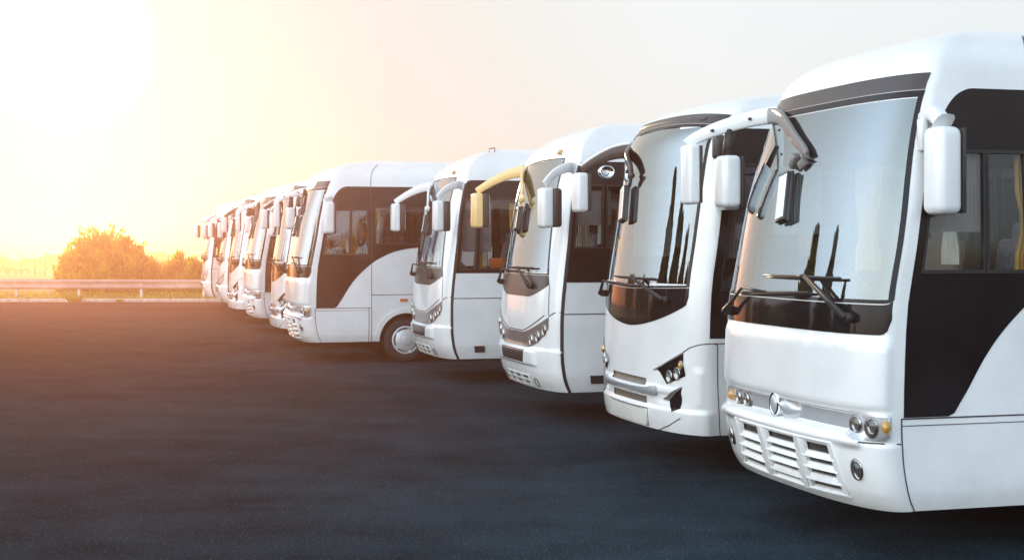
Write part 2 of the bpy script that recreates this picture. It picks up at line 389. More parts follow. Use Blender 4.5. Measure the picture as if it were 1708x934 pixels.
class Reg:
    """patch of skin: left/right edges as functions of b, bottom/top edges as functions of a"""
    def __init__(s, uL, uR, vB, vT): s.uL, s.uR, s.vB, s.vT = uL, uR, vB, vT
    def uv(s, a, b): return lerp(fv(s.uL, b), fv(s.uR, b), a), lerp(fv(s.vB, a), fv(s.vT, a), b)
    def inv(s, u, v):
        a = b = .5
        for _ in range(6):
            b = (v-fv(s.vB, min(1, max(0, a))))/(fv(s.vT, min(1, max(0, a)))-fv(s.vB, min(1, max(0, a))))
            bb = min(1, max(0, b)); a = (u-fv(s.uL, bb))/(fv(s.uR, bb)-fv(s.uL, bb))
        return a, b
    def rows(s, na, nb, a0=0, a1=1, b0=0, b1=1):
        return [[s.uv(lerp(a0, a1, i/na), lerp(b0, b1, j/nb)) for j in range(nb+1)] for i in range(na+1)]
    def ring(s, bm, b, ea, eb, off, th, na=40, nb=30, mi=0, et=None):
        et = eb if et is None else et
        sheet(bm, b, s.rows(2, nb, 0, ea, 0, 1), off, th, mi); sheet(bm, b, s.rows(2, nb, 1-ea, 1, 0, 1), off, th, mi)
        sheet(bm, b, s.rows(na, 2, ea, 1-ea, 0, eb), off, th, mi); sheet(bm, b, s.rows(na, 2, ea, 1-ea, 1-et, 1), off, th, mi)
def rnd(c, r):                                       # rounded corner helper: how far the edge pulls in at parameter t
    return lambda t: r*(1-math.sqrt(max(0, 1-max(0, (abs(2*t-1)-(1-c))/c)**2)))
def strip(bm, b, pts, wd=.009, off=.0055, mi=0):
    """thin line on the skin through (u,v) points"""
    Q = []
    for i in range(len(pts)-1):
        n = max(1, int(max(abs(pts[i+1][0]-pts[i][0])/.08, abs(pts[i+1][1]-pts[i][1])/.06)))
        for k in range(n): Q.append((lerp(pts[i][0], pts[i+1][0], k/n), lerp(pts[i][1], pts[i+1][1], k/n)))
    Q.append(pts[-1])
    X = [Vector(b.S(*q)) for q in Q]; rows = []
    for i, q in enumerate(Q):
        t = (X[min(i+1, len(X)-1)]-X[max(i-1, 0)]).normalized(); n = Vector(b.N(*q)); s = n.cross(t).normalized()*(wd/2)
        rows.append([X[i]+n*off+s, X[i]+n*off-s])
    add_quad_grid(bm, rows, mi)
def frame_at(b, u, v, off=0):
    n = Vector(b.N(u, v)); z = Vector((0, 0, 1)); x = z.cross(n).normalized(); y = n.cross(x).normalized()
    m = Matrix((x, y, n)).transposed().to_4x4(); m.translation = Vector(b.S(u, v)) + n*off; return m
def oval(bm, b, u, v, rw, rh, prof, off=0, mi=0, seg=28, tilt=0):
    """lathe profile [(r 0..1, h)] squashed to an ellipse rw x rh on the skin"""
    M4 = frame_at(b, u, v, off) @ Matrix.Rotation(tilt, 4, 'Z') @ Matrix.Diagonal((rw, rh, 1, 1))
    add_lathe(bm, prof, M4, seg, mi)
def body_shell(b, holes, regs, wheels, mat, parent, fine=(), ffine=()):
    """skin of the coach. holes: rectangles (u0,u1,v0,v1); regs: (Reg, inset) glazed openings on the front"""
    U = set()
    for k in range(-48, 49): U.add(round(k/48, 4))
    for a in (.012, .985, .99): U.add(a); U.add(-a)
    dmax = b.L - b.xr
    for sg in (-1, 1):
        d = .04
        while d < dmax:
            near = any(abs(b.xr+d-wx) < .66 for wx in wheels)
            U.add(round(sg*(1+d), 4)); d += .03 if near else .12
        for d in (dmax-.25, dmax-.18, dmax-.1, dmax-.05, dmax-.02, dmax): U.add(round(sg*(1+d), 4))
    V = set(); z = b.zb
    while z < b.zr: V.add(round(z, 4)); z += .0125 if (z < 1.1) else .03
    V.add(b.zr)
    for k in range(1, 17): V.add(round(b.zr+k/16, 4))
    for h in holes: U.update(h[:2]); V.update(h[2:])
    U = sorted(U); V = sorted(V)
    U = [u for i, u in enumerate(U) if i == 0 or u-U[i-1] > 1e-4]; V = [v for i, v in enumerate(V) if i == 0 or v-V[i-1] > 1e-4]
    bm = bmesh.new()
    G = [[bm.verts.new(b.S(u, v)) for v in V] for u in U]
    for i in range(len(U)-1):
        uc = (U[i]+U[i+1])/2
        for j in range(len(V)-1):
            vc = (V[j]+V[j+1])/2
            if any(h[0] < uc < h[1] and h[2] < vc < h[3] for h in holes): continue
            if abs(uc) < 1.12:
                skip = False
                for r, ea, eb in regs:
                    a, c = r.inv(uc, vc)
                    if ea < a < 1-ea and eb < c < 1-eb: skip = True; break
                if skip: continue
            if abs(uc) > 1 and vc < 1.1:
                x = b.base(uc, vc)[0]
                if any((x-wx)**2+(vc-.385)**2 < .5**2 for wx in wheels): continue
            try: bm.faces.new((G[i][j], G[i][j+1], G[i+1][j+1], G[i+1][j]))
            except ValueError: pass
    for j in range(len(V)-1):                       # rear wall
        try: bm.faces.new((G[-1][j], G[-1][j+1], G[0][j+1], G[0][j]))
        except ValueError: pass
    bmesh.ops.remove_doubles(bm, verts=bm.verts, dist=.0005)
    return build('body', bm, mat, parent, ang=50)
def side_glazing(b, root, sg, cols, vB, vT, wins, band_mat, name='side_panel'):
    """dark band down one side made of plates between the windows; each window is a pane in a frame"""
    bm = bmesh.new()
    def seg(ua, ub, fB, fT):
        n = max(1, int((ub-ua)/.04))
        rows = []
        for i in range(n+1):
            u = lerp(ua, ub, i/n); lo, hi = fB(u), fT(u)
            if hi < lo+.002: hi = lo+.002
            rows.append([(sg*u, lerp(lo, hi, k/10)) for k in range(11)])
        if sg < 0: rows = rows
        sheet(bm, b, rows if sg > 0 else [r for r in rows[::-1]], .004, .018)
    u = cols[0]
    for (ua, ub, va, vb) in wins:
        if ua > u+1e-4: seg(u, ua, vB, vT)
        seg(ua, ub, vB, lambda t: va); seg(ua, ub, lambda t: vb, vT)
        u = ub
    if cols[1] > u: seg(u, cols[1], vB, vT)
    build(name, bm, band_mat, root)
    for (ua, ub, va, vb) in wins:
        f = bmesh.new()
        uL, uR = (ua, ub) if sg > 0 else (-ub, -ua)
        r = Reg(uL, uR, va, vb); wd = ub-ua; ht = vb-va
        r.ring(f, b, .022/wd, .022/ht, .010, .03, 4, 6)
        fo = build('window_frame', f, M['rubber'], root)
        g = bmesh.new(); sheet(g, b, r.rows(10, 8), -.006, 0); build('pane', g, M['side'], fo)
def mirror_head(root, c, size, back_col, yaw=0, split=.55, name='wing_mirror', tilt=0, skin=None):
    """rounded housing, its glass looks rearwards (+x)"""
    bm = bmesh.new(); sx, sy, sz = size
    rot = Matrix.Rotation(yaw, 3, 'Z') @ Matrix.Rotation(tilt, 3, 'Y')
    if skin:                                        # lies along the screen: local x is the outward normal there
        bb, u_, v_, lean = skin; f_ = frame_at(bb, u_, v_).to_3x3(); X, Y, N_ = f_.col[0], f_.col[1], f_.col[2]
        rot = Matrix((N_, X, Y)).transposed() @ Matrix.Rotation(lean, 3, 'X')
    add_box(bm, (0, 0, 0), (sx*split, sy, sz), min(sx*split, sy)*.30, 5)
    for v in bm.verts:
        v.co.x -= sx*(1-split)*.5
        k = 1 - .22*max(0, (v.co.z/sz)+.1); v.co.y *= .9+.1*k; v.co.x *= .92+.08*k
    for v in bm.verts: v.co = rot @ v.co + Vector(c)
    h = build(name, bm, back_col, root, ang=60)
    bm = bmesh.new(); add_box(bm, (sx*split*.5, 0, 0), (sx*(1-split)+.012, sy*.96, sz*.96), min(sx*(1-split), sy)*.3, 3)
    for v in bm.verts: v.co = rot @ v.co + Vector(c)
    build('mirror_back', bm, M['plastic'], h, ang=60)
    bm = bmesh.new(); add_box(bm, (sx*.5+.006, 0, 0), (.006, sy*.82, sz*.86), .002, 1)
    for v in bm.verts: v.co = rot @ v.co + Vector(c)
    build('mirror_glass', bm, M['mirror'], h)
    return h
def wiper(b, root, base, mid, blade, off=.05, second=True):
    bm = bmesh.new()
    q = b.q
    B0 = P(b, q(base[0]), base[1], .0); B1 = P(b, q(base[0]), base[1], .06)
    add_tube(bm, [B0, B1], [.035, .03], 12)
    m = P(b, q(mid[0]), mid[1], off+.02)
    add_tube(bm, [B1, lerp(B1, m, .25), m], [.024, .016, .010], 8)
    if second:
        o = Vector((0, .05, -.015)); add_tube(bm, [B1+o*.8, m+o*.5], [.009, .008], 6)
    a = P(b, q(blade[0][0]), blade[0][1], off); c = P(b, q(blade[1][0]), blade[1][1], off)
    pts = [P(b, lerp(q(blade[0][0]), q(blade[1][0]), k/8), lerp(blade[0][1], blade[1][1], k/8), off-.012+.012*math.sin(k/8*math.pi)) for k in range(9)]
    add_tube(bm, [m, pts[4]], .010, 6)
    o = build('wiper', bm, M['rubber'], root)
    bm = bmesh.new(); add_tube(bm, pts, .009, 6); add_tube(bm, [p-Vector((-.02, 0, .012)) for p in pts], .006, 6)
    build('wiper_blade', bm, M['plastic'], o)
def make_wheel(root, x, y, r=.385, wd=.24):
    sg = -1 if y < 0 else 1
    M4 = Matrix.Translation((x, y, r)) @ Matrix.Rotation(R(90)*(-sg), 4, 'X')
    w_ = empty('wheel'); w_.parent = root
    bm = bmesh.new()
    add_lathe(bm, [(.19, -wd+.02), (.30, -wd), (r-.02, -wd+.02), (r, -wd+.05), (r, -.05), (r-.02, -.015), (r-.08, .006), (r-.14, -.002), (.235, -.01), (.235, -.06)], M4, 48)
    build('tyre', bm, M['tyre'], w_)
    bm = bmesh.new()
    add_lathe(bm, [(.240, -.05), (.242, -.004), (.225, .010), (.205, .004), (.198, -.012), (.15, .012), (.10, .022), (.088, .022), (.084, .045), (.05, .052), (.001, .054)], M4, 48)
    for k in range(5):                              # cooling slots round the cap
        rows = []
        for j in range(9):
            a = 2*math.pi*(k+.14+.72*j/8)/5; rows.append([M4 @ Vector((q_*math.cos(a), q_*math.sin(a), h_)) for q_, h_ in ((.186, .0005), (.200, -.006), (.204, -.0005), (.211, .0105))])
        add_quad_grid(bm, rows, 1)
    bmesh.ops.recalc_face_normals(bm, faces=[f for f in bm.faces if f.material_index == 1])
    ho = build('rim', bm, [M['rim'], M['rubber']], w_)
    return w_
def wheelhouse(bm, x, sg, w_):
    rows = []
    for k in range(17):
        a = math.pi*k/16; cx, cz = x-math.cos(a)*.52, .36+math.sin(a)*.56
        rows.append([(cx, sg*(w_-.02), cz), (cx, sg*(w_-.42), cz)])
    add_quad_grid(bm, rows)
    f = [bm.verts.new((x-math.cos(math.pi*k/16)*.52, sg*(w_-.42), .36+math.sin(math.pi*k/16)*.56)) for k in range(17)]
    bm.faces.new(f)
def interior(b, root, dash_v, sill, colr='curtain', wheel_y=.45):
    """floor, dashboard, steering wheel, seats and curtains seen through the glass"""
    L, W = b.L, interp(b.W, 1)
    bm = bmesh.new(); add_box(bm, (L/2+.15, 0, .93), (L-.5, 2*W-.12, .05)); add_box(bm, (L/2+.2, 0, .55), (L-.7, 1.3, .3), .03)
    add_box(bm, (L-.6, 0, .75), (.8, 2*W-.2, .5), .03)
    for x in (1.57, L-1.9):
        for sg in (-1, 1): wheelhouse(bm, x, sg, W)
        add_tube(bm, [(x, -W+.2, .385), (x, W-.2, .385)], .07, 10)
    build('chassis', bm, M['under'], root)
    bm = bmesh.new()
    rows = []
    x0 = interp(b.F, dash_v)
    for k in range(21):
        s = -.88+1.76*k/20; xx, yy = b.base(b.us(s)**1 if False else b.q(math.copysign(abs(b.us(s)), s)), dash_v)
        rows.append([(xx+.03, yy*.97, dash_v-.25), (xx+.03, yy*.97, dash_v-.02), (xx+.30, yy*.95, dash_v+.02), (.42, yy*.95, dash_v-.02+.08*max(0, 1-abs(yy-wheel_y)*2.2)), (.50, yy*.95, dash_v-.15), (.45, yy*.95, dash_v-.45)])
    add_quad_grid(bm, rows); build('dashboard', bm, M['dash'], root)
    bm = bmesh.new(); c = Vector((.62, wheel_y, dash_v+.04)); t = Matrix.Rotation(R(-28), 3, 'Y')
    add_tube(bm, [c + t @ Vector((.0+.0, .22*math.cos(k*math.pi/14), .22*math.sin(k*math.pi/14))) for k in range(29)], .014, 8, cap=False)
    for a in (0, 2.1, 4.2): add_tube(bm, [c, c + t @ Vector((0, .22*math.cos(a+1.57), .22*math.sin(a+1.57)))], .012, 6)
    add_tube(bm, [c, c+Vector((-.18, 0, -.22))], .03, 8)
    for v in bm.verts: v.co.x += 0
    build('steering_wheel', bm, M['plastic'], root)
    def seat(x, y, wd, mat, nm):
        s = bmesh.new()
        add_box(s, (x, y, 1.40), (.44, wd, .13), .05, 3); add_box(s, (x+.25, y, 1.74), (.12, wd*.96, .66), .05, 3, Matrix.Rotation(R(10), 3, 'Y'))
        add_box(s, (x+.31, y, 2.10), (.09, wd*.6, .18), .04, 3); add_box(s, (x, y, 1.16), (.2, wd*.5, .4), .02)
        return build(nm, s, mat, root)
    seat(1.02, wheel_y, .48, M['seat_b'], 'driver_seat')
    x = 1.95
    while x < min(L-1.2, 5.6):
        for sg in (-1, 1): seat(x, sg*.66, .86, M['seat'], 'passenger_seat')
        x += .85
    # ceiling lining and luggage racks
    bm = bmesh.new()
    for sg in (-1, 1): add_box(bm, (L/2+.5, sg*(W-.32), 2.72), (L-2.0, .34, .10), .04, 2)
    build('luggage_rack', bm, M['lining'], root)
    def curtain(x, y, w_, z0, z1, mat, along='x'):
        cb = bmesh.new(); rows = []
        for k in range(25):
            t = k/24; r_ = .018*math.sin(k*1.9)
            col = []
            for j in range(7):
                h = j/6; pin = 1-.45*math.exp(-((h-.42)/.16)**2)
                dx = (t-.5)*w_*pin
                col.append((x+dx, y+r_, lerp(z0, z1, h)) if along == 'x' else (x+r_, y+dx, lerp(z0, z1, h)))
            rows.append(col)
        add_quad_grid(cb, rows); return build('curtain', cb, mat, root, ang=None)
    curtain(1.02, -W+.13, .24, sill-.02, 2.62, M[colr]); curtain(1.0, W-.13, .24, sill-.02, 2.62, M[colr])
    for sg in (-1, 1):
        cb = bmesh.new(); add_quad_grid(cb, [[(.20+.012*k, sg*(W-.10+.012*(k % 2)), z_) for z_ in (sill+.26, 2.62)] for k in range(36)]); build('pleated_blind', cb, M['blind'], root, smooth=False)
    curtain(.62, -W+.42, .20, sill+.05, 2.55, M['curtain_w'], 'y')
def seams(b, root, lines, wd=.009, name='panel_gap'):
    bm = bmesh.new()
    for l in lines: strip(bm, b, l, wd)
    build(name, bm, M['seam'], root)
def arches(b, root, wheels, mat):
    for wx in wheels:
        for sg in (-1, 1):
            bm = bmesh.new(); rows = []
            # locate u for the side position (side skin is straight there)
            for k in range(33):
                a = math.pi*k/32*1.04-.063
                row = []
                for r_ in (.465, .50, .545):
                    x = wx - math.cos(a)*r_; z = max(b.zb+.004, .385+math.sin(a)*r_)
                    row.append((sg*(1+x-b.xr), z))
                rows.append(row)
            sheet(bm, b, rows, .012, .05); build('wheel_arch', bm, mat, root)
def windscreen(b, root, reg, ea, eb, et, glass_rows=(40, 26)):
    g = bmesh.new(); sheet(g, b, reg.rows(60, 34), -.001, 0)
    wo_ = build('windscreen', g, M['wind'], root, ang=None)
    f = bmesh.new(); reg.ring(f, b, ea, eb, .005, .03, 60, 34, et=et)
    build('windscreen_frame', f, M['black'], wo_)
def patch(b, root, name, reg, mat, off=.005, th=.02, na=40, nb=10, **k):
    bm = bmesh.new(); sheet(bm, b, reg.rows(na, nb), off, th); return build(name, bm, mat, root, **k)
def poly_plate(b, root, name, uvs, mat, off=.004, th=.02):
    """flat polygon plate given by a (u,v) outline, fan filled along the skin"""
    bm = bmesh.new(); n = len(uvs); cu = sum(p[0] for p in uvs)/n; cv = sum(p[1] for p in uvs)/n
    O = []
    for i in range(n):
        for k in range(4): O.append((lerp(uvs[i][0], uvs[(i+1) % n][0], k/4), lerp(uvs[i][1], uvs[(i+1) % n][1], k/4)))
    rings = []
    for t in (1, .66, .33): rings.append([bm.verts.new(P(b, lerp(cu, p[0], t), lerp(cv, p[1], t), off)) for p in O])
    c = bm.verts.new(P(b, cu, cv, off)); m = len(O)
    for r_ in range(2):
        for k in range(m): bm.faces.new((rings[r_][k], rings[r_][(k+1) % m], rings[r_+1][(k+1) % m], rings[r_+1][k]))
    for k in range(m): bm.faces.new((rings[2][k], rings[2][(k+1) % m], c))
    lo = [bm.verts.new(P(b, p[0], p[1], off-th)) for p in O]; tp = [bm.verts.new(P(b, p[0], p[1], off)) for p in O]
    for k in range(m): bm.faces.new((tp[k], tp[(k+1) % m], lo[(k+1) % m], lo[k]))
    bmesh.ops.recalc_face_normals(bm, faces=bm.faces)
    return build(name, bm, mat, root)
LENS = [(1, -.012), (1, .004), (.92, .012), (.6, .022), (.3, .027), (.01, .028)]
CUP = [(1, .003), (.96, .006), (.9, -.01), (.6, -.022), (.01, -.026)]
def lamp(b, root, u, v, rw, rh, off=.0, kind='clear', name='headlight', cup=None, tilt=0):
    bm = bmesh.new(); q = b.q
    if cup: oval(bm, b, q(u)+cup[0], v+cup[1], rw*cup[2], rh*cup[3], [(1, -.004), (.93, .004), (.5, .005), (.01, .005)], off-.004, 1, tilt=tilt)
    oval(bm, b, q(u), v, rw, rh, [(1, -.01), (1.0, .012), (.88, .012), (.82, .0), (.5, .0), (.01, -.002)], off, 0, tilt=tilt)
    h = build(name, bm, [M['reflector'] if kind == 'clear' else M['amber'], M['dark_cup']], root)
    bm = bmesh.new(); oval(bm, b, q(u), v, rw*.9, rh*.9, LENS, off+.004, tilt=tilt)
    build('lens', bm, M['lens'] if kind == 'clear' else M['amber'], h)
def flank(b, q0, pts): return [(q0*p[0], p[1]) for p in pts]

# ------------------------------------------------------------------ model A: flat flap front, round-cornered screen
def make_A():
    b = BODY['A']; q = b.q; root = empty('coach')
    rc = rnd(.10, .10)
    far = .905
    scr = Reg(tab((0, -.955), (.06, -.95), (.4, -.945), (.95, -.885), (1, -.89)), tab((0, .955), (.06, .95), (.4, .945), (.95, .885), (1, .89)), lambda a: 1.462+rc(a), lambda a: 3.10)
    wheels = (1.57, b.L-1.9)
    SW = [(1.115, 1.62, 1.84, 2.615), (1.625, 1.95, 1.84, 2.615)]
    u = 2.06
    while u < b.L-1.2: SW.append((u, u+.98, 2.02, 2.66)); u += 1.04
    holes = [(-ub, -ua, va, vb) for ua, ub, va, vb in SW]+[(ua, ub, va, vb) for ua, ub, va, vb in SW]
    # grille opening
    gr = Reg(tab((0, -q(.475)), (1, -q(.40))), tab((0, q(.34)), (1, q(.26))), lambda a: .425-.012*math.sin(a*math.pi), lambda a: .775)
    glz = Reg(scr.uL, scr.uR, lambda a: 1.655+rc(a)*.25, lambda a: 2.985)
    body_shell(b, holes, [(glz, .022, .025), (gr, .01, .015)], wheels, M['white'], root)
    windscreen(b, root, glz, .026, .018, .03)
    patch(b, root, 'scuttle_panel', Reg(lambda t: scr.uL(t*.12), lambda t: scr.uR(t*.12), scr.vB, lambda a: 1.648+rc(a)*.25), M['black'], .004, .02, 60, 6)
    patch(b, root, 'visor_panel', Reg(lambda t: scr.uL(.93+.07*t), lambda t: scr.uR(.93+.07*t), 2.99, 3.10), M['charcoal'], .006, .02, 60, 4)
    bm = bmesh.new()
    strip(bm, b, [(lerp(-.885, .885, k/40), 2.9875) for k in range(41)], .007, .0075); 
    build('screen_seal', bm, M['orange'] if False else M['taupe'], root)
    # dark side band with the rising quarter curve
    Bc = [(1.0, .955), (1.40, .955), (1.41, .975), (1.50, 1.11), (1.615, 1.30), (1.74, 1.46), (1.912, 1.625), (2.06, 1.74), (2.208, 1.82), (2.42, 1.905), (2.73, 1.96), (3.1, 1.975), (12, 1.975)]
    Tc = [(1.0, 2.66), (1.105, 2.74), (1.16, 2.85), (1.25, 2.93), (1.36, 2.98), (1.5, 3.005), (12, 3.01)]
    vB = lambda u: interp(Bc, u); vT = lambda u: interp(Tc, u)
    for sg in (-1, 1): side_glazing(b, root, sg, (1.055, b.L-.35-b.xr+1), vB, vT, SW, M['black'])
    # lamp recess lined in silver
    rec = Reg(tab((0, -.93), (.5, -.975), (1, -.968)), tab((0, .93), (.5, .975), (1, .968)), lambda a: .81+.05*sstep(.36, .30, abs(a-.5)), lambda a: .962)
    patch(b, root, 'lamp_recess', rec, M['silver'], .002, .0, 80, 10)
    for (lu, k) in ((-.545, 'clear'), (-.70, 'clear'), (-.845, 'amber'), (.225, 'clear'), (.325, 'clear'), (.44, 'amber')):
        v_ = .905
        if k == 'clear': lamp(b, root, lu, v_, .038, .050, .010, k, 'headlight', cup=(.02 if lu < 0 else -.02, -.012, 1.45, 1.35), tilt=.0)
        else: lamp(b, root, lu, v_, .027, .040, .010, k, 'turn_signal')
    # oval emblem on its pod
    bm = bmesh.new(); oval(bm, b, -.09, .915, .16, .075, [(1, -.01), (.9, .02), (.55, .045), (.01, .05)], .0); build('emblem_pod', bm, M['silver'], root)
    bm = bmesh.new(); oval(bm, b, -.015, .935, .064, .082, [(1.0, -.03), (1.0, .012), (.93, .022), (.84, .012), (.80, .006)], .045)
    em = build('emblem', bm, M['chrome'], root)
    bm = bmesh.new(); oval(bm, b, -.015, .935, .055, .072, [(1, -.02), (1, .012), (.9, .017)], .046); build('emblem_ring', bm, M['blue'], em)
    bm = bmesh.new(); oval(bm, b, -.015, .935, .049, .064, [(1, .0), (1, .017), (.8, .024), (.4, .029), (.01, .03)], .046); build('emblem_face', bm, M['silver'], em)
    # grille: fan of louvres over expanded metal
    g = patch(b, root, 'grille_mesh', gr, M['mesh'], -.028, 0, 40, 8)
    bm = bmesh.new()
    def bar(a0, a1, b0, b1, off=.012, th=.034):
        rows = [[gr.uv(lerp(a0[0], a0[1], j/3) if False else lerp(lerp(a0[0], a1[0], i/10), lerp(a0[1], a1[1], i/10), j/3), lerp(b0, b1, j/3)) for j in range(4)] for i in range(11)]
        # rows: a runs a0->a1 (bottom/top skew), v runs b0->b1
        sheet(bm, b, rows, off, th)
    # frame and two ribs
    bar((0, 0), (1, 1), 0, .035); bar((0, 0), (1, 1), .965, 1)
    bar((0, 0), (.02, .02), 0, 1, .012); bar((.98, .98), (1, 1), 0, 1, .012)
    ribs = [(.335, .30), (.66, .69)]
    for lo, hi in ribs: bar((lo-.018, hi-.018), (lo+.018, hi+.018), 0, 1, .014)
    def lou(c0, c1, b0, b1, mg0, mg1):
        # louvre blade between column limits, rises outwards to its lip; blank cheeks either side of the slot
        A0 = lambda t: lerp(c0[0], c0[1], t); A1 = lambda t: lerp(c1[0], c1[1], t)
        rows = []
        for i in range(9):
            rows.append([gr.uv(lerp(A0(lerp(b0, b1, j/4)), A1(lerp(b0, b1, j/4)), i/8), lerp(b0, b1, j/4)) for j in range(5)])
        sheet(bm, b, rows, (lambda t: .010-.022*t) if b1 < .96 else .010, .022)
    cols = [((0.02, .02), (.317, .282)), ((.353, .318), (.642, .672)), ((.678, .708), (.98, .98))]
    slots = [[(.06, .20), (.31, .42), (.52, .63), (.73, .91)], [(.07, .16), (.25, .35), (.43, .53), (.60, .70), (.78, .93)], [(.07, .23), (.32, .43), (.52, .63), (.74, .93)]]
    for (c0, c1), sl in zip(cols, slots):
        e = .035
        prev = .035
        for (s0, s1) in sl: lou(c0, c1, prev, s0, 0, 0); prev = s1
        lou(c0, c1, prev, .965, 0, 0)
        ww = .06
        bar(c0, (c0[0]+ww*.45, c0[1]+ww*.45), .03, .97, .004, .03)
        bar((c1[0]-ww*.45, c1[1]-ww*.45), c1, .03, .97, .004, .03)
    build('grille', bm, M['white'], root, ang=25)
    # fog lamps
    for fu in (-.60, .42): lamp(b, root, fu, .62 if fu < 0 else .61, .036, .062, .002, 'clear', 'fog_light', cup=(.018 if fu < 0 else -.012, 0, 1.35, 1.2))
    # panel gaps
    L_ = []
    for sg in (-1, 1):
        L_ += flank(b, sg, [(1.035, b.zb), (1.035, .95), (1.055, .955)]) and [flank(b, sg, [(1.035, b.zb), (1.038, .952)])]
        L_ += [flank(b, sg, [(1.04, .948), (2.0, .948)]), flank(b, sg, [(2.0, b.zb), (2.0, 3.02)]), flank(b, sg, [(1.955, b.zb), (1.955, .945)]), flank(b, sg, [(2.0, 1.165), (b.L-.8, 1.165)])]
        L_ += [flank(b, sg, [(2.0, 3.02), (2.0, 3.10), (2.0, 3.3), (2.0, 3.6)])]
        L_ += [flank(b, sg, [(3.25, 1.165), (3.25, b.zb)]), flank(b, sg, [(4.3, 1.165), (4.3, b.zb)])]
    L_ += [[(-1.03, .792), (-.9, .797), (-.72, .797), (-.70, .80)], [(1.03, .792), (.9, .797), (.72, .797), (.70, .80)]]
    seams(b, root, L_)
    for sg in (-1, 1): seams(b, root, [flank(b, sg, [(1.04, .905), (1.955, .905)])], .005)
    for sg in (-1, 1):
        bm = bmesh.new(); sheet(bm, b, [[(sg*u_, v_) for v_ in (1.045, 1.095)] for u_ in (2.49, 2.55, 2.62)], .012, .02); build('side_marker', bm, M['orange'], root)
    arches(b, root, wheels, M['white'])
    for x in wheels:
        for sg in (-1, 1): make_wheel(root, x, sg*(1.13-.05))
    interior(b, root, 1.58, 1.84)
    # wipers
    wiper(b, root, (-.54, 1.562), (-.186, 1.807), ((.059, 1.80), (-.43, 1.80)))
    wiper(b, root, (.44, 1.53), (.19, 1.70), ((.30, 1.665), (-.203, 1.70)))
    # mirrors: capsule by the near pillar, long two-headed arm on the far pillar
    bm = bmesh.new(); add_tube(bm, smooth_path([(.22, -1.05, 2.80), (.21, -1.16, 2.83), (.22, -1.25, 2.76)]), [.05]*12+[.075], 12, sq=.7); add_box(bm, (.17, -1.10, 2.70), (.05, .06, .20), .012)
    build('mirror_bracket', bm, M['white'], root)
    h = mirror_head(root, (.22, -1.25, 2.47), (.195, .19, .54), M['white'], .12, split=.95)
    bm = bmesh.new()
    arm = smooth_path([(.17, .86, 3.00), (.02, 1.00, 2.975), (-.19, 1.15, 2.91), (-.33, 1.27, 2.84), (-.40, 1.30, 2.79)])
    add_tube(bm, arm, [lerp(.068, .038, k/(len(arm)-1)) for k in range(len(arm))], 16, .42, sq=.5)
    ao = build('mirror_arm', bm, M['white'], root)
    for bx in (.30, .62):
        p_ = arm[int(bx*(len(arm)-1))]; bm = bmesh.new(); add_tube(bm, [p_+Vector((.0, -.05, .005)), p_+Vector((0, -.02, .005))], .011, 10); build('bolt', bm, M['plastic'], ao)
    mirror_head(root, (-.36, 1.3, 2.56), (.105, .18, .46), M['white'], .05, split=.9)
    mirror_head(root, (-.13, 1.12, 2.50), (.165, .20, .40), M['white'], .05, split=.95)
    bm = bmesh.new(); add_tube(bm, [(-.13, 1.12, 2.68), (-.12, 1.11, 2.90)], [.05, .035], 10); build('mirror_stem', bm, M['rubber'], root)
    bm = bmesh.new()
    st = smooth_path([Vector((.12, .92, 2.99)), P(b, q(.27), 2.93, .035), P(b, q(.06), 2.76, .03), P(b, q(-.015), 2.62, .025), P(b, q(.0), 2.55, .025)])
    add_tube(bm, st, [lerp(.062, .030, k/(len(st)-1)) for k in range(len(st))], 16, .4, sq=.5); add_box(bm, P(b, q(.02), 2.59, .03), (.06, .06, .11), .015, 2, Matrix.Rotation(.6, 3, 'X'))
    build('mirror_strut', bm, M['arm'], root)
    mirror_head(root, P(b, q(.025), 2.34, .03), (.05, .13, .37), M['plastic'], name='wing_mirror', skin=(b, q(.025), 2.34, LEAN))
    return root
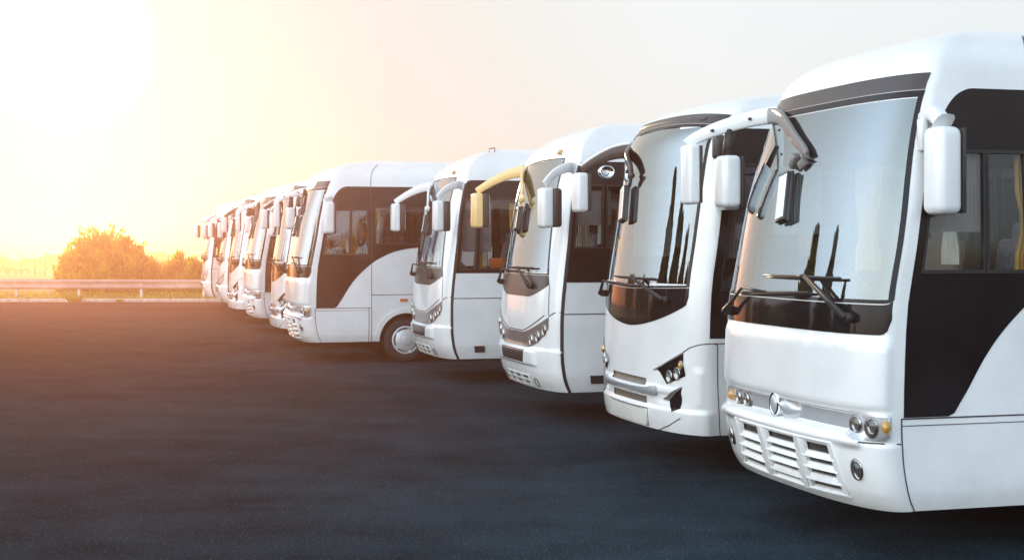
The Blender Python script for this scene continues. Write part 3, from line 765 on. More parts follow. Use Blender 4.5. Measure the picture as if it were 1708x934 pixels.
# ------------------------------------------------------------------ model B: deep wrap-round screen, angular lamps
def make_B():
    b = BODY['B']; q = b.q; root = empty('coach'); wheels = (1.72, b.L-2.2)
    eL = tab((0, q(.65)), (.3, q(.65)), (.62, q(.665)), (.80, q(.71)), (.92, q(.80)), (1, q(.84)))
    scr = Reg(lambda t: -eL(t), lambda t: eL(t), lambda a: 1.275+.23*abs(2*a-1)**1.7+rnd(.05, .06)(a), lambda a: 3.25-.10*abs(2*a-1)**2.2)
    glz = Reg(lambda t: -eL(.18+.70*t), lambda t: eL(.18+.70*t), lambda a: 1.62+.03*abs(2*a-1), lambda a: 3.11-.06*abs(2*a-1)**2)
    SW = [(1.02, 1.50, 1.62, 2.72), (1.56, 2.55, 1.90, 2.72)]
    u = 2.61
    while u < b.L-1.5: SW.append((u, u+1.18, 1.90, 2.72)); u += 1.24
    holes = [(-ub, -ua, va, vb) for ua, ub, va, vb in SW]+[(ua, ub, va, vb) for ua, ub, va, vb in SW]
    g1 = Reg(-q(.20), q(.20), .745, .83); g2 = Reg(-q(.205), q(.205), .585, .665)
    body_shell(b, holes, [(glz, .02, .02), (g1, .02, .08), (g2, .02, .08)], wheels, M['white'], root)
    windscreen(b, root, glz, .022, .012, .015)
    patch(b, root, 'scuttle_panel', Reg(lambda t: -eL(t*.18), lambda t: eL(t*.18), scr.vB, lambda a: 1.614+.03*abs(2*a-1)), M['black'], .004, .02, 60, 10)
    patch(b, root, 'visor_panel', Reg(lambda t: -eL(.88+.12*t), lambda t: eL(.88+.12*t), lambda a: 3.116-.06*abs(2*a-1)**2, scr.vT), M['charcoal'], .006, .02, 60, 8)
    bm = bmesh.new(); strip(bm, b, [(lerp(-.80, .80, k/40), 3.113-.06*abs(2*(k/40)-1)**2) for k in range(41)], .010, .008); build('screen_seal', bm, M['taupe'], root)
    bm = bmesh.new(); sheet(bm, b, [[(-.60+.03*i, 3.115+.02*j) for j in range(2)] for i in range(3)], .012, .01); build('marker_light', bm, M['plastic'], root)
    vB = lambda u: interp([(.9, 1.21), (12, 1.21)], u); vT = lambda u: interp([(.9, 3.0), (1.05, 3.03), (12, 3.03)], u)
    Bc = [(.9, 1.215), (1.6, 1.215), (1.95, 1.33), (2.4, 1.62), (3.0, 1.80), (3.5, 1.84), (12, 1.84)]
    for sg in (-1, 1): side_glazing(b, root, sg, (.945, b.L-.35-b.xr+1), lambda u: interp(Bc, u), vT, SW, M['black'])
    for nm, g, m_ in (('grille_mesh', g1, 'mesh_fine'), ('grille_mesh', g2, 'mesh_fine')):
        patch(b, root, nm, g, M[m_], -.012, 0, 30, 4)
    patch(b, root, 'grille_bar', Reg(-q(.31), q(.31), lambda a: .685+.028*(2*a-1)**2, lambda a: .735+.022*(2*a-1)**2), M['silver'], .034, .05, 40, 4)
    patch(b, root, 'bumper_plate', Reg(-q(.215), q(.215), .405, .545), M['warm'], .026, .02, 20, 3)
    for sg in (-1, 1):
        hl = [(q(.305), .915), (q(.61), 1.075), (q(.618), .885), (q(.40), .795)]
        hu = poly_plate(b, root, 'headlight', [(sg*p[0], p[1]) for p in hl], M['black'], .004, .02)
        for k, (lu, lv, rw, rh) in enumerate(((.435, .865, .042, .055), (.525, .90, .042, .055), (.592, .975, .026, .042))):
            bm = bmesh.new(); oval(bm, b, sg*q(lu), lv, rw, rh, [(1, -.005), (1, .012), (.86, .012), (.78, .002), (.01, .0)], .004); rf = build('reflector', bm, M['reflector'], hu)
            bm = bmesh.new(); oval(bm, b, sg*q(lu), lv, rw*.85, rh*.85, LENS, .008); build('lens', bm, M['lens'] if k < 2 else M['amber'], hu)
        fl = [(q(.43), .655), (q(.575), .775), (q(.57), .60), (q(.48), .562)]
        poly_plate(b, root, 'fog_light', [(sg*p[0], p[1]) for p in fl], M['black'], .0045, .02)
        for e0, e1, e2 in (((.27, .905), (.61, 1.09), (.305, .915)), ((.36, .66), (.575, .79), (.43, .655))):
            poly_plate(b, root, 'lamp_brow', [(sg*q(e0[0]), e0[1]), (sg*q(e1[0]), e1[1]), (sg*q(e1[0]), e1[1]-.018), (sg*q(e2[0]), e2[1])], M['taupe'], .012, .02)
    L_ = []
    for sg in (-1, 1):
        L_ += [flank(b, sg, [(1.035, b.zb), (1.02, 1.16), (.99, 1.17)]), flank(b, sg, [(q(.61), 1.09), (q(.68), 1.13), (q(.79), 1.16), (q(.90), 1.17), (1.0, 1.172), (b.L-.9, 1.172)]),
               flank(b, sg, [(q(.33), b.zb), (q(.45), .44), (q(.58), .52)]), flank(b, sg, [(2.3, b.zb), (2.3, 1.17)]), flank(b, sg, [(3.4, b.zb), (3.4, 1.17)]), flank(b, sg, [(4.6, b.zb), (4.6, 1.17)])]
    L_ += [[(-q(.22), .555), (0, .548), (q(.22), .555)]]
    seams(b, root, L_, .008)
    arches(b, root, wheels, M['white'])
    for x in wheels:
        for sg in (-1, 1): make_wheel(root, x, sg*(1.2-.05), .40)
    interior(b, root, 1.50, 1.64)
    wiper(b, root, (-.42, 1.535), (-.055, 1.715), ((.162, 1.715), (-.30, 1.71)))
    wiper(b, root, (.55, 1.535), (.345, 1.66), ((.36, 1.66), (-.09, 1.64)))
    bm = bmesh.new(); add_box(bm, (.15, -1.2, 2.85), (.17, .10, .20), .03, 3); add_tube(bm, [(.22, -1.02, 2.95), (.15, -1.18, 2.92)], .035, 8); add_tube(bm, [(.15, -1.28, 2.90), (.16, -1.3, 2.72)], [.035, .055], 10)
    build('mirror_bracket', bm, M['plastic'], root)
    mirror_head(root, (.16, -1.3, 2.53), (.195, .21, .44), M['white'], .1, split=.94)
    arm = smooth_path([(.13, .94, 2.96), (-.02, 1.06, 2.94), (-.16, 1.2, 2.87), (-.29, 1.3, 2.78)])
    bm = bmesh.new(); add_tube(bm, arm, [lerp(.080, .036, k/(len(arm)-1)) for k in range(len(arm))], 16, .4, sq=.5)
    for v in list(bm.verts): pass
    build('mirror_arm', bm, [M['charcoal']], root)
    bm = bmesh.new(); add_tube(bm, [p+Vector((0, 0, lerp(.075, .04, i_/(len(arm)-1)))) for i_, p in enumerate(arm)], [lerp(.022, .016, k/(len(arm)-1)) for k in range(len(arm))], 12, 1.6); build('mirror_arm_cover', bm, M['white'], root)
    mirror_head(root, (-.29, 1.3, 2.55), (.15, .2, .40), M['white'], .05, split=.85)
    M4 = Matrix.Translation((-.10, 1.08, 2.75)) @ Matrix.Rotation(R(90), 4, 'X')
    bm = bmesh.new(); add_lathe(bm, [(.001, -.03), (.07, -.03), (.085, 0), (.085, .03), (.07, .045), (.06, .03), (.001, .035)], M4 @ Matrix.Diagonal((1, .8, 1, 1))); build('round_mirror', bm, M['chrome'], root)
    st = smooth_path([Vector((.12, .95, 2.97)), P(b, q(.25), 2.86, .05), P(b, q(.10), 2.70, .06), P(b, q(.12), 2.58, .05)])
    bm = bmesh.new(); add_tube(bm, st, [lerp(.06, .028, k/(len(st)-1)) for k in range(len(st))], 16, .4, sq=.5); build('mirror_strut', bm, M['charcoal'], root)
    mirror_head(root, P(b, q(.16), 2.40, .05), (.05, .13, .36), M['plastic'], skin=(b, q(.16), 2.40, LEAN))
    return root
# ------------------------------------------------------------------ model C: arched screen over a grey scuttle, lamp cluster in a bronze band
def make_C(low=False, gold=False):
    b = BODY['C']; q = b.q; root = empty('coach'); wheels = (1.85, b.L-2.0)
    eL = tab((0, q(.60)), (.25, q(.53)), (.5, q(.485)), (.75, q(.46)), (1, q(.445)))
    full = lambda t: eL(t)
    scB = lambda a: 1.425+.15*max(0, (abs(2*a-1)-.42)/.58)**1.3
    glT = lambda a: 3.035-.035*abs(2*a-1)**2
    glz = Reg(lambda t: -eL(.12+.88*t), lambda t: eL(.12+.88*t), 1.68, glT)
    z0 = 1.655 if low else 1.975
    SW = [(1.03, 1.42, z0, 2.69), (1.46, 2.20, z0, 2.69)] if not low else [(1.03, 1.30, z0, 2.69), (1.34, 2.20, z0, 2.69)]
    u = 2.26
    while u < b.L-1.4: SW.append((u, u+1.0, 1.975, 2.69)); u += 1.06
    holes = [(-ub, -ua, va, vb) for ua, ub, va, vb in SW]+[(ua, ub, va, vb) for ua, ub, va, vb in SW]
    bg_ = Reg(-q(.20), q(.20), .395, .53)
    body_shell(b, holes, [(glz, .02, .02), (bg_, .01, .03)], wheels, M['white'], root)
    windscreen(b, root, glz, .022, .012, .014)
    patch(b, root, 'scuttle_panel', Reg(lambda t: -eL(t*.12), lambda t: eL(t*.12), scB, 1.674), M['charcoal'], .005, .02, 50, 8)
    vT = lambda u: interp([(.9, 2.90), (1.1, 2.945), (12, 2.95)], u)
    Bc = [(.9, 1.60), (12, 1.60)]
    for sg in (-1, 1): side_glazing(b, root, sg, (.985, b.L-.35-b.xr+1), lambda u: 1.60 if not low or u > 2.2 else 1.61, vT, SW, M['black'])
    for sg in (-1, 1):
        bm = bmesh.new()
        rr = [[(sg*u_, lerp(b.zb, 2.9, k/30)) for k in range(31)] for u_ in ((.925, .955, .985) if sg > 0 else (.985, .955, .925))]
        sheet(bm, b, rr, .004, .015)
        build('door_pillar_seal', bm, M['rubber'], root)
    # bronze band with lamps
    bandT = lambda a: 1.015+.20*max(0, (abs(2*a-1)-.30)/.70)**1.2
    bandB = lambda a: .845+.24*max(0, (abs(2*a-1)-.34)/.66)**2.0
    patch(b, root, 'lamp_band', Reg(-q(.645), q(.645), bandB, bandT), M['taupe'], .004, .02, 60, 6)
    patch(b, root, 'lower_insert', Reg(tab((0, -q(.17)), (1, -q(.20))), tab((0, q(.17)), (1, q(.20))), .645, lambda a: .815), M['charcoal'], .004, .02, 30, 5)
    for sg in (-1, 1):
        for k, (lu, lv) in enumerate(((.29, .935), (.42, .985), (.555, 1.065))):
            lamp(b, root, sg*lu, lv, .040, .064, .006, 'clear', 'headlight')
    # bumper mesh grid
    patch(b, root, 'grille_mesh', bg_, M['under'], -.02, 0, 16, 4)
    bm = bmesh.new()
    for a0 in (0, .32, .645, .97): sheet(bm, b, bg_.rows(2, 6, a0, a0+.03), .006, .03)
    for b0 in (0, .44, .88): sheet(bm, b, bg_.rows(16, 2, 0, 1, b0, b0+.12), .008, .03)
    build('grille', bm, M['white'], root)
    for sg in (-1, 1):
        bm = bmesh.new(); oval(bm, b, sg*q(.33), .46, .05, .055, CUP, .004); build('fog_recess', bm, M['dark_cup'], root)
    L_ = []
    for sg in (-1, 1):
        L_ += [flank(b, sg, [(q(.61), 1.57), (q(.64), 1.23)]), flank(b, sg, [(q(.645), 1.22), (q(.75), 1.26), (.93, 1.27)]), flank(b, sg, [(.99, 1.25), (b.L-.9, 1.25)]),
               flank(b, sg, [(2.25, b.zb), (2.25, 1.25)]), flank(b, sg, [(3.3, b.zb), (3.3, 1.25)])]
    L_ += [[(lerp(-.62, .62, k/20), 1.03+.20*max(0, (abs(k/10-1)-.30)/.70)**1.2) for k in range(21)]]
    seams(b, root, L_, .010)
    for sg in (-1, 1):
        bm = bmesh.new(); Reg(*sorted((sg*1.28, sg*1.44)), .475, .565).ring(bm, b, .12, .2, .010, .02, 4, 4); sheet(bm, b, Reg(*sorted((sg*1.29, sg*1.43)), .48, .56).rows(3, 3), .003, .0)
        build('flap_handle', bm, M['plastic'], root)
    arches(b, root, wheels, M['white'])
    for x in wheels:
        for sg in (-1, 1): make_wheel(root, x, sg*(1.15-.05))
    interior(b, root, 1.58 if not low else 1.52, z0, 'curtain' if low else 'curtain_w')
    bm = bmesh.new(); add_box(bm, P(b, q(-.30), 3.12, .01), (.05, .09, .05), .01, 2); build('marker_light', bm, M['amber'], root)
    wiper(b, root, (-.27, 1.545), (-.03, 1.75), ((.186, 1.745), (-.29, 1.75)))
    wiper(b, root, (.50, 1.56), (.32, 1.71), ((.33, 1.71), (-.04, 1.705)))
    wc = M['white']; gc = M['gold'] if gold else M['white']  # gold paints in the sun on the far-side arm, strut and housing
    arm = smooth_path([(.20, -1.02, 2.87), (.07, -1.17, 2.87), (-.10, -1.25, 2.80), (-.23, -1.3, 2.68)])
    bm = bmesh.new(); add_tube(bm, arm, [lerp(.066, .036, k/(len(arm)-1)) for k in range(len(arm))], 16, .45, sq=.5); build('mirror_arm', bm, wc, root)
    mirror_head(root, (-.18, -1.3, 2.42), (.22, .20, .44), wc, .05, split=.62)
    arm = smooth_path([(.20, .94, 2.94), (.03, 1.08, 2.90), (-.15, 1.2, 2.81), (-.33, 1.3, 2.69)])
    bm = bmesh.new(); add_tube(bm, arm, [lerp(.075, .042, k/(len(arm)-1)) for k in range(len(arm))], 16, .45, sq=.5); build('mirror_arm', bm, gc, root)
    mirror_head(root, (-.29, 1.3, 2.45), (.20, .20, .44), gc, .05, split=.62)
    st = smooth_path([Vector((.19, .92, 2.93)), P(b, q(.30), 2.80, .05), P(b, q(.10), 2.60, .07), P(b, q(.11), 2.46, .07)])
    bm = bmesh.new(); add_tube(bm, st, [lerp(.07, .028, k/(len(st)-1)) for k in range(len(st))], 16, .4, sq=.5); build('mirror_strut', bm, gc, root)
    mirror_head(root, P(b, q(.12), 2.32, .05), (.05, .12, .30), M['plastic'], skin=(b, q(.12), 2.32, LEAN))
    if low:
        bm = bmesh.new(); add_box(bm, (.75, -.86, 1.75), (.20, .10, .15), .015, 2); build('storage_box', bm, M['orange'], root)
        bm = bmesh.new(); add_tube(bm, [P(b, -1.02, 3.62, 0), P(b, -1.02, 3.62, .05), P(b, -1.2, 3.66, .05), P(b, -1.2, 3.66, 0)], .008, 6); build('roof_handle', bm, M['plastic'], root)
    return root
PROTO = {}
LAB = [
 'nearest white coach at the right edge, with oval emblem and louvred bumper grille',
 'white coach with wrap-round windscreen, silver grille bar and angular headlights, second nearest the camera',
 'white coach with bronze lamp band and far-side mirror arm coloured gold as if sunlit, third from the right edge',
 'white coach with bronze lamp band and orange box in its low driver window',
 'white coach with its front wheel in view and a quarter-curve white flank',
 'white coach with black slanted headlight, directly behind the coach whose front wheel shows',
 'white coach with louvred bumper, seventh from the right edge, fourth from the far end',
 'white coach with slanted headlights in the haze, third from the far end',
 'white coach second from the far end of the row, slim in the orange haze',
 'white coach at the far left end of the row, its mirror arm against the sky',
]
KIND = ['A', 'B', 'C', 'Clow', 'A', 'B', 'A', 'B', 'C', 'C1']
for i, (m, px, D) in enumerate(ROW):
    k = KIND[i]; key = 'Clow' if (k == 'C1' or i == 8) else k
    if key not in PROTO:
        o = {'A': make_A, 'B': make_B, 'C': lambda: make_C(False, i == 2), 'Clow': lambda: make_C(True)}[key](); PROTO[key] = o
    else: o = copy_tree(PROTO[key])
    ox, oy = origin(i); o.location = (ox, oy, 0); o.rotation_euler = (0, 0, YAW)
    tag(o, LAB[i], 'coach', 'white coaches parked side by side in a row')
# ------------------------------------------------------------------ ground
def terrain_z(x, y):
    if y < 50.2: return -.3
    if y < 57: return .02
    return max(-.02-(y-57)*.0145, -60)
def asphalt():
    m, t = newmat('asphalt'); L = t.links
    p = node(t, 'ShaderNodeBsdfDiffuse'); p.inputs['Roughness'].default_value = .6; o = node(t, 'ShaderNodeOutputMaterial'); tc = node(t, 'ShaderNodeTexCoord')
    def noi(sc, det, ro=.5):
        n = node(t, 'ShaderNodeTexNoise'); n.inputs['Scale'].default_value = sc; n.inputs['Detail'].default_value = det; n.inputs['Roughness'].default_value = ro
        L.new(tc.outputs['Object'], n.inputs['Vector']); return n
    big, mid, fine = noi(.16, 6, .6), noi(1.3, 8, .7), noi(70, 3, .7)
    st = node(t, 'ShaderNodeMapping'); st.inputs['Scale'].default_value = (.5, 1.6, 1); L.new(tc.outputs['Object'], st.inputs[0])
    strk = node(t, 'ShaderNodeTexNoise'); strk.inputs['Scale'].default_value = 1.2; strk.inputs['Detail'].default_value = 7; strk.inputs['Roughness'].default_value = .65; L.new(st.outputs[0], strk.inputs['Vector'])
    r = node(t, 'ShaderNodeMix', data_type='RGBA'); r.inputs[6].default_value = (.005, .011, .015, 1); r.inputs[7].default_value = (.019, .034, .043, 1)
    def mr(src, a, b_, c=0, d=1):
        q_ = node(t, 'ShaderNodeMapRange'); q_.inputs[1].default_value = a; q_.inputs[2].default_value = b_; q_.inputs[3].default_value = c; q_.inputs[4].default_value = d; L.new(src, q_.inputs[0]); return q_
    a1 = mr(big.outputs[0], .35, .65, -.1, .6); a2 = mr(mid.outputs[0], .35, .65, 0, .4); a3 = mr(strk.outputs[0], .3, .7, -.05, .4)
    s1 = node(t, 'ShaderNodeMath', operation='ADD'); L.new(a1.outputs[0], s1.inputs[0]); L.new(a2.outputs[0], s1.inputs[1])
    s2 = node(t, 'ShaderNodeMath', operation='ADD'); L.new(s1.outputs[0], s2.inputs[0]); L.new(a3.outputs[0], s2.inputs[1])
    L.new(s2.outputs[0], r.inputs[0])
    # bright chips of stone
    vo = node(t, 'ShaderNodeTexVoronoi'); vo.inputs['Scale'].default_value = 45; L.new(tc.outputs['Object'], vo.inputs['Vector'])
    sp = mr(vo.outputs['Distance'], .26, .16, 0, 1)
    wn = node(t, 'ShaderNodeTexWhiteNoise'); L.new(vo.outputs['Position'], wn.inputs[0]); gt = node(t, 'ShaderNodeMath', operation='GREATER_THAN'); gt.inputs[1].default_value = .6; L.new(wn.outputs[0], gt.inputs[0])
    sm = node(t, 'ShaderNodeMath', operation='MULTIPLY'); L.new(sp.outputs[0], sm.inputs[0]); L.new(gt.outputs[0], sm.inputs[1])
    r2 = node(t, 'ShaderNodeMix', data_type='RGBA'); r2.inputs[7].default_value = (.085, .10, .115, 1); L.new(r.outputs[2], r2.inputs[6]); L.new(sm.outputs[0], r2.inputs[0])
    f3 = node(t, 'ShaderNodeMix', data_type='RGBA', blend_type='MULTIPLY'); f3.inputs[0].default_value = 1; L.new(r2.outputs[2], f3.inputs[6])
    ff = mr(fine.outputs[0], .35, .65, .35, 1.75); L.new(ff.outputs[0], f3.inputs[7]); L.new(f3.outputs[2], p.inputs['Color'])
    bp = node(t, 'ShaderNodeBump'); bp.inputs['Strength'].default_value = .3; bp.inputs['Distance'].default_value = .004; L.new(fine.outputs[0], bp.inputs['Height']); 
    bp2 = node(t, 'ShaderNodeBump'); bp2.inputs['Strength'].default_value = .2; bp2.inputs['Distance'].default_value = .015; L.new(mid.outputs[0], bp2.inputs['Height']); L.new(bp.outputs[0], bp2.inputs['Normal'])
    L.new(bp2.outputs[0], p.inputs['Normal']); L.new(p.outputs[0], o.inputs[0]); return m
bm = bmesh.new(); add_quad_grid(bm, [[(x, y, 0) for y in (-120, -40, 0, 25, 50)] for x in (-160, -60, 0, 60, 160)])
bmesh.ops.recalc_face_normals(bm, faces=bm.faces)
for f in bm.faces:
    if f.normal.z < 0: f.normal_flip()
tag(build('parking_lot', bm, asphalt(), smooth=False), kind='structure')
concrete = pbr('kerb_concrete', (.42, .39, .35), .8, noise=(5, .25), bump=(30, .5, .006))
bm = bmesh.new()
x = -60
while x < 60:
    add_box(bm, (x+.495, 50.09, .05), (.985, .18, .14), .02, 2); x += 1.0
tag(build('kerb', bm, concrete), kind='structure')
soil = pbr('dry_grass_ground', (.13, .12, .045), .95, noise=(.7, .45), bump=(6, .8, .05))
xs = [-1500, -600, -250, -120, -70, -40, -20, 0, 20, 40, 70, 120, 250, 600, 1500]; ys = [50.17, 52, 54, 57, 62, 70, 85, 110, 150, 220, 320, 500, 800, 1300, 2000]
bm = bmesh.new(); add_quad_grid(bm, [[(x, y, terrain_z(x, y)+(.03*math.sin(x*.7+y) if 52 < y < 110 else 0)) for y in ys] for x in xs])
for f in bm.faces:
    if f.normal.z < 0: f.normal_flip()
bm.normal_update()
for f in bm.faces:
    if f.normal.z < 0: f.normal_flip()
tag(build('field', bm, soil), kind='structure')
bm = bmesh.new(); add_quad_grid(bm, [[(x, y, -.35) for y in (-1500, -300, 50.15)] for x in (-1500, -300, 300, 1500)])
bm.normal_update()
for f in bm.faces:
    if f.normal.z < 0: f.normal_flip()
tag(build('ground', bm, soil, smooth=False), kind='structure')
# grass on the verge
def leafmat(name, col, tr, var=.5, scale=3.0):
    m, t = newmat(name); L = t.links
    d = node(t, 'ShaderNodeBsdfDiffuse'); q_ = node(t, 'ShaderNodeBsdfTranslucent'); mx = node(t, 'ShaderNodeMixShader'); o = node(t, 'ShaderNodeOutputMaterial'); mx.inputs[0].default_value = .5
    tc = node(t, 'ShaderNodeTexCoord'); n = node(t, 'ShaderNodeTexNoise'); n.inputs['Scale'].default_value = scale; n.inputs['Detail'].default_value = 5; L.new(tc.outputs['Object'], n.inputs['Vector'])
    for s_, c in ((d, col), (q_, tr)):
        mm = node(t, 'ShaderNodeMix', data_type='RGBA'); mm.inputs[6].default_value = (*[k*(1-var) for k in c], 1); mm.inputs[7].default_value = (*[min(.9, k*(1+var)) for k in c], 1)
        mr_ = node(t, 'ShaderNodeMapRange'); mr_.inputs[1].default_value = .35; mr_.inputs[2].default_value = .65; L.new(n.outputs[0], mr_.inputs[0]); L.new(mr_.outputs[0], mm.inputs[0]); L.new(mm.outputs[2], s_.inputs[0])
    L.new(d.outputs[0], mx.inputs[1]); L.new(q_.outputs[0], mx.inputs[2]); L.new(mx.outputs[0], o.inputs[0]); return m
grass_m = leafmat('verge_grass', (.12, .14, .03), (.50, .54, .05), .5, .6)
bush_m = leafmat('broom_foliage', (.10, .11, .02), (.78, .70, .04), .6, 1.3)
poplar_m = leafmat('poplar_foliage', (.05, .075, .025), (.14, .17, .04), .5, 1.0)
def blade(bm, p, d, ln, wd):
    s = d.cross(Vector((random.uniform(-1, 1), random.uniform(-1, 1), .2))).normalized()*wd
    a = [bm.verts.new(p-s), bm.verts.new(p+s), bm.verts.new(p+d*ln*.6+s*.8), bm.verts.new(p+d*ln), bm.verts.new(p+d*ln*.6-s*.8)]
    bm.faces.new(a)
bm = bmesh.new()
for _ in range(14000):
    x = random.uniform(-24, 6); y = 50.3+random.random()**1.5*9
    k = .5+.5*math.sin(x*1.7+math.sin(y*2.1+x*.4)*2)
    blade(bm, Vector((x, y, .0)), Vector((random.uniform(-.35, .35), random.uniform(-.35, .35), 1)).normalized(), random.uniform(.06, .16)*(.6+k), .012)
tag(build('verge_grass', bm, grass_m, smooth=False), 'short yellowing grass growing between the kerb and the guard rail', 'grass', kind='stuff')
# ------------------------------------------------------------------ guard rail
galv = pbr('galvanised_steel', (.50, .50, .50), .45, metal=.55, noise=(3, .12))
gr_ = empty('guard_rail', (-15, 53, 0)); tag(gr_, 'long double-wave steel guard rail on short posts behind the kerb', 'guard rail')
prof = [(0, .36), (-.06, .39), (-.085, .43), (-.06, .475), (-.015, .505), (0, .54), (-.015, .575), (-.06, .605), (-.085, .65), (-.06, .69), (0, .72)]
bm = bmesh.new(); rows = [[(x, p[0], p[1]) for p in prof] for x in (-20, -10, 0, 10, 20, 30)]
add_quad_grid(bm, rows); bmesh.ops.solidify(bm, geom=bm.faces[:], thickness=.006)
build('rail', bm, galv, gr_)
x = 26.5/1708
px0 = (27-854)/2370*53+15
for k in range(-3, 18):
    bm = bmesh.new(); add_box(bm, (px0+k*2.33, .06, .31), (.10, .10, .70), .01, 1); add_box(bm, (px0+k*2.33, -.005, .54), (.07, .05, .10), .01, 1)
    build('post', bm, galv, gr_)
# ------------------------------------------------------------------ shrubs
def crown_r(ang, seed):
    return 1+.10*math.sin(ang*3+seed)+.07*math.sin(ang*7+seed*2.3)+.05*math.sin(ang*13+seed)
def broom(x, y, z, rx, h, n, seed, label, shape=1.0):
    random.seed(seed); o = empty('shrub', (x, y, z)); tag(o, label, 'shrub', 'shrubs behind the guard rail')
    bm = bmesh.new()
    for k in range(int(n/26)):                       # sprays: bundles of upright shoots
        a = random.uniform(0, 2*math.pi); r = random.random()**.55
        cx, cy = math.cos(a)*rx*r, math.sin(a)*rx*.8*r
        ht = h*math.sqrt(max(.05, 1-(r*.93)**2))*random.uniform(.78, 1.04)*crown_r(a, seed)
        z1 = ht*random.choice([1, 1, .8, .55, .35])
        tip = Vector((cx*1.0, cy, z1)); lean = Vector((cx/rx*.35+random.uniform(-.12, .12), cy/rx*.3, 1)).normalized()
        for j in range(26):
            q_ = tip - lean*random.random()*.55*min(1, h) + Vector((random.gauss(0, .10), random.gauss(0, .10), random.gauss(0, .05)))
            if q_.z < 0: q_.z = random.random()*.3
            d = (lean+Vector((random.gauss(0, .28), random.gauss(0, .28), random.gauss(0, .12)))).normalized()
            blade(bm, q_, d, random.uniform(.12, .28), random.uniform(.024, .045))
    build('crown', bm, bush_m, o, smooth=False)
    bm = bmesh.new()
    for k in range(14):
        a = random.uniform(0, 6.28); add_tube(bm, [(0.1*math.cos(a), .1*math.sin(a), 0), (rx*.3*math.cos(a), rx*.3*math.sin(a), h*.4), (rx*.6*math.cos(a), rx*.5*math.sin(a), h*.75)], [.05, .03, .012], 6)
    build('trunk', bm, pbr('shrub_bark', (.12, .09, .06), .9), o)
broom((178-854)/2370*60, 60, -.05, 2.15, 2.55, 15000, 3, 'large rounded broom shrub with upright sunlit shoots, behind the guard rail at left')
broom((238-854)/2370*61, 61, -.05, 1.15, 1.55, 5000, 5, 'low shoulder of broom shrub joining the right side of the large rounded one')
broom((303-854)/2370*61, 61, -.05, .95, 1.62, 5000, 8, 'smaller dark rounded shrub right of the large broom shrub')
broom((333-854)/2370*59, 59, -.03, .75, 1.35, 3500, 11, 'yellow-green upright shrub beside the last coach in the row')
def weed(px, py_d, r, h, n, seed, label):
    random.seed(seed); x = (px-854)/2370*py_d; bm = bmesh.new()
    for k in range(n):
        a = random.uniform(0, 6.28); rr = r*random.random()**.6
        blade(bm, Vector((math.cos(a)*rr*.5, math.sin(a)*rr*.4, 0)), Vector((math.cos(a)*random.random()*1.1, math.sin(a)*.6, .7)).normalized(), h*random.uniform(.4, 1.1), .02)
    o = build('weed_clump', bm, bush_m, smooth=False); o.location = (x, py_d, .0); tag(o, label, 'weed')
weed(123, 49.95, .26, .30, 260, 21, 'low dark weed clump growing over the kerb below the guard rail')
weed(200, 49.97, .12, .16, 90, 22, 'small weed tuft sprouting from the kerb edge right of the bigger clump')
# ------------------------------------------------------------------ far field: trees, poles, hoop frames
def far_tree(px, dist, h, w_, seed, label):
    random.seed(seed); x = (px-854)/2370*dist; z = terrain_z(x, dist); o = empty('tree', (x, dist, z)); tag(o, label, 'tree', 'low trees at the far edge of the field')
    bm = bmesh.new()
    for k in range(420):
        a = random.uniform(0, 6.28); r = random.random()**.5; hh = random.random()
        rr = w_*r*math.sqrt(max(0, 1-(2*hh-1)**2*.8))*crown_r(a, seed)
        p = Vector((math.cos(a)*rr, math.sin(a)*rr, h*(.22+.78*hh)))
        blade(bm, p, Vector((random.gauss(0, 1), random.gauss(0, 1), random.gauss(0, 1))).normalized(), .55, .22)
    build('crown', bm, bush_m, o, smooth=False)
    bm = bmesh.new(); add_tube(bm, [(0, 0, 0), (.1, 0, h*.6)], [.16, .07], 6); build('trunk', bm, pbr('tree_bark', (.12, .09, .06), .9), o)
ft = [(-8, 232, 2.6, 2.6, 'leftmost low tree on the skyline, cut by the left edge'), (14, 240, 1.7, 1.6, 'small round tree behind the hoop frames near the left edge'), (47, 250, 2.2, 2.0, 'low tree between the two thin poles on the field'), (84, 236, 2.6, 2.4, 'wider tree just left of the large broom shrub'), (100, 262, 3.0, 2.6, 'pale far tree half hidden by the left side of the large broom shrub'), (262, 240, 3.2, 3.0, 'far tree in the gap between the two rounded shrubs')]
for k, (px, d, h, w_, lb) in enumerate(ft): far_tree(px, d, h, w_, 40+k, lb)
wood = pbr('weathered_pole', (.16, .11, .08), .85, noise=(4, .3))
for px, top, d, lb in ((35, 421, 170, 'thin pole standing on the far field near the left edge'), (76, 421, 170, 'thin pole on the far field just left of the large broom shrub'), (58, 433, 175, 'short thick post midway between the two thin poles'), (281, 424, 150, 'thin pole rising beside the smaller dark shrub')):
    x = (px-854)/2370*d; z = terrain_z(x, d); zt = 2.02-(top-408)/2370*d
    bm = bmesh.new(); wd_ = .09 if px != 58 else .16; add_tube(bm, [(0, 0, 0), (0, 0, zt-z)], [wd_, wd_*.8], 8); 
    if px != 58: add_box(bm, (0, 0, zt-z-.25), (.5, .06, .07), .01)
    o = build('pole', bm, wood); o.location = (x, d, z); tag(o, lb, 'pole')
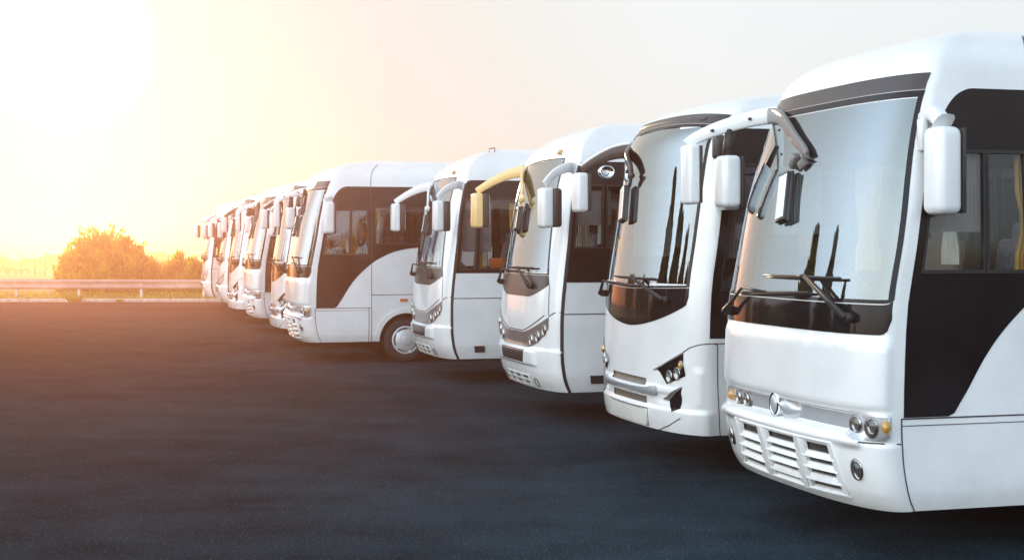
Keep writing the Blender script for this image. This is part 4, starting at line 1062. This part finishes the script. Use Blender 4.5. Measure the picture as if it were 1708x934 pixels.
for k, (px, w_) in enumerate(((2, .5), (17, .42), (27, .34), (40, .38), (68, .3))):
    d = 165; x = (px-854)/2370*d; z = terrain_z(x, d); bm = bmesh.new()
    for q_ in (0, .5, 1.0): add_tube(bm, [(math.cos(a*math.pi/12)*w_, q_, math.sin(a*math.pi/12)*w_*1.6) for a in range(13)], .05, 6)
    for a in (4, 8): add_tube(bm, [(math.cos(a*math.pi/12)*w_, 0, math.sin(a*math.pi/12)*w_*1.6), (math.cos(a*math.pi/12)*w_, 1, math.sin(a*math.pi/12)*w_*1.6)], .04, 6)
    o = build('hoop_frame', bm, wood); o.location = (x, d, z+.15); tag(o, ['hoop frame cut by the left edge of the picture', 'largest whole hoop frame near the left edge', 'narrow hoop frame just left of the first thin pole', 'hoop frame just right of the first thin pole', 'small hoop frame just left of the second thin pole'][k], 'hoop frame', 'hoop frames on the far field')
# far hills
bm = bmesh.new(); random.seed(4)
rows = []
for k in range(61):
    x = -1500+k*50; hh = 8+10*abs(math.sin(k*.21+1))+6*math.sin(k*.53)+3*math.sin(k*1.3)
    rows.append([(x, 1400, -24), (x, 1450, -21+hh*.3), (x, 1600, -24+hh*.55), (x, 1900, -26)])
add_quad_grid(bm, rows); bm.normal_update()
for f in bm.faces:
    if f.normal.z < 0: f.normal_flip()
tag(build('hills', bm, soil), kind='structure')
# ------------------------------------------------------------------ poplars, off to the left, that the windscreens mirror
def poplar(x, y, h, w_, seed, label):
    random.seed(seed); o = empty('poplar_tree', (x, y, 0)); tag(o, label, 'tree', 'poplars mirrored in the windscreens')
    bm = bmesh.new(); lean = random.uniform(.0, .14)
    for k in range(5200):
        t = random.random()**.8; a = random.uniform(0, 6.28)
        prof_ = w_*math.sin(min(1, t*1.15+.12)*math.pi*.5)**.6*(1-t)**.55*1.4
        rr = prof_*random.random()**.5*crown_r(a+t*9, seed)
        p = Vector((math.cos(a)*rr+lean*t*h, math.sin(a)*rr, h*(.06+.94*t)))
        blade(bm, p, Vector((random.gauss(0, .5), random.gauss(0, .5), 1)).normalized(), random.uniform(.18, .34), .06)
    build('crown', bm, poplar_m, o, smooth=False)
    bm = bmesh.new(); add_tube(bm, [(0, 0, 0), (lean*h*.4, 0, h*.5), (lean*h*.9, 0, h*.9)], [.22, .12, .03], 8); build('trunk', bm, pbr('poplar_bark', (.18, .16, .13), .9), o)
for k in range(9):
    az = R(25.5+k*2.7+random.Random(k).uniform(-.8, .8)); d = 23+2*math.sin(k*2.2)
    poplar(-math.sin(az)*d, math.cos(az)*d, [4.4, 5.5, 4.8, 5.9, 4.2, 5.2, 5.7, 4.2, 5.0][k], 1.1, 60+k, 'tall narrow poplar outside the left of the picture, mirrored in the windscreens')
for k in range(6):
    az = R(27.5+k*1.5+.4*math.sin(k*5)); d = 60+3*math.sin(k*2)
    poplar(-math.sin(az)*d, math.cos(az)*d, 5.2+.8*math.sin(k*2.7), .9, 160+k, 'distant poplar beyond the left edge of the picture, mirrored low in the windscreens')
for k in range(12):
    az = R(26+k*3.0); d = 25+1.5*math.sin(k*1.7)
    broom(-math.sin(az)*d, math.cos(az)*d, 0, 1.4, 2.3+.5*math.sin(k*2.4), 5200, 90+k, 'dark rounded shrub under the poplars, outside the left of the picture')
    bpy.data.objects[[o_.name for o_ in COL.objects if o_.name.startswith('shrub') and o_.type == 'EMPTY'][-1]]['group'] = 'shrubs mirrored in the windscreens'
# ------------------------------------------------------------------ haze
HAZE_D = .0034
hz, t = newmat('haze_air'); pv = node(t, 'ShaderNodeVolumePrincipled'); o = node(t, 'ShaderNodeOutputMaterial')
pv.inputs['Color'].default_value = (1.0, .44, .25, 1); pv.inputs['Density'].default_value = HAZE_D; pv.inputs['Anisotropy'].default_value = .86
t.links.new(pv.outputs[0], o.inputs['Volume'])
bm = bmesh.new(); add_box(bm, (0, 950, -16.7), (3100, 2100, 46.4))
ho = build('haze', bm, hz, smooth=False); tag(ho, kind='stuff')
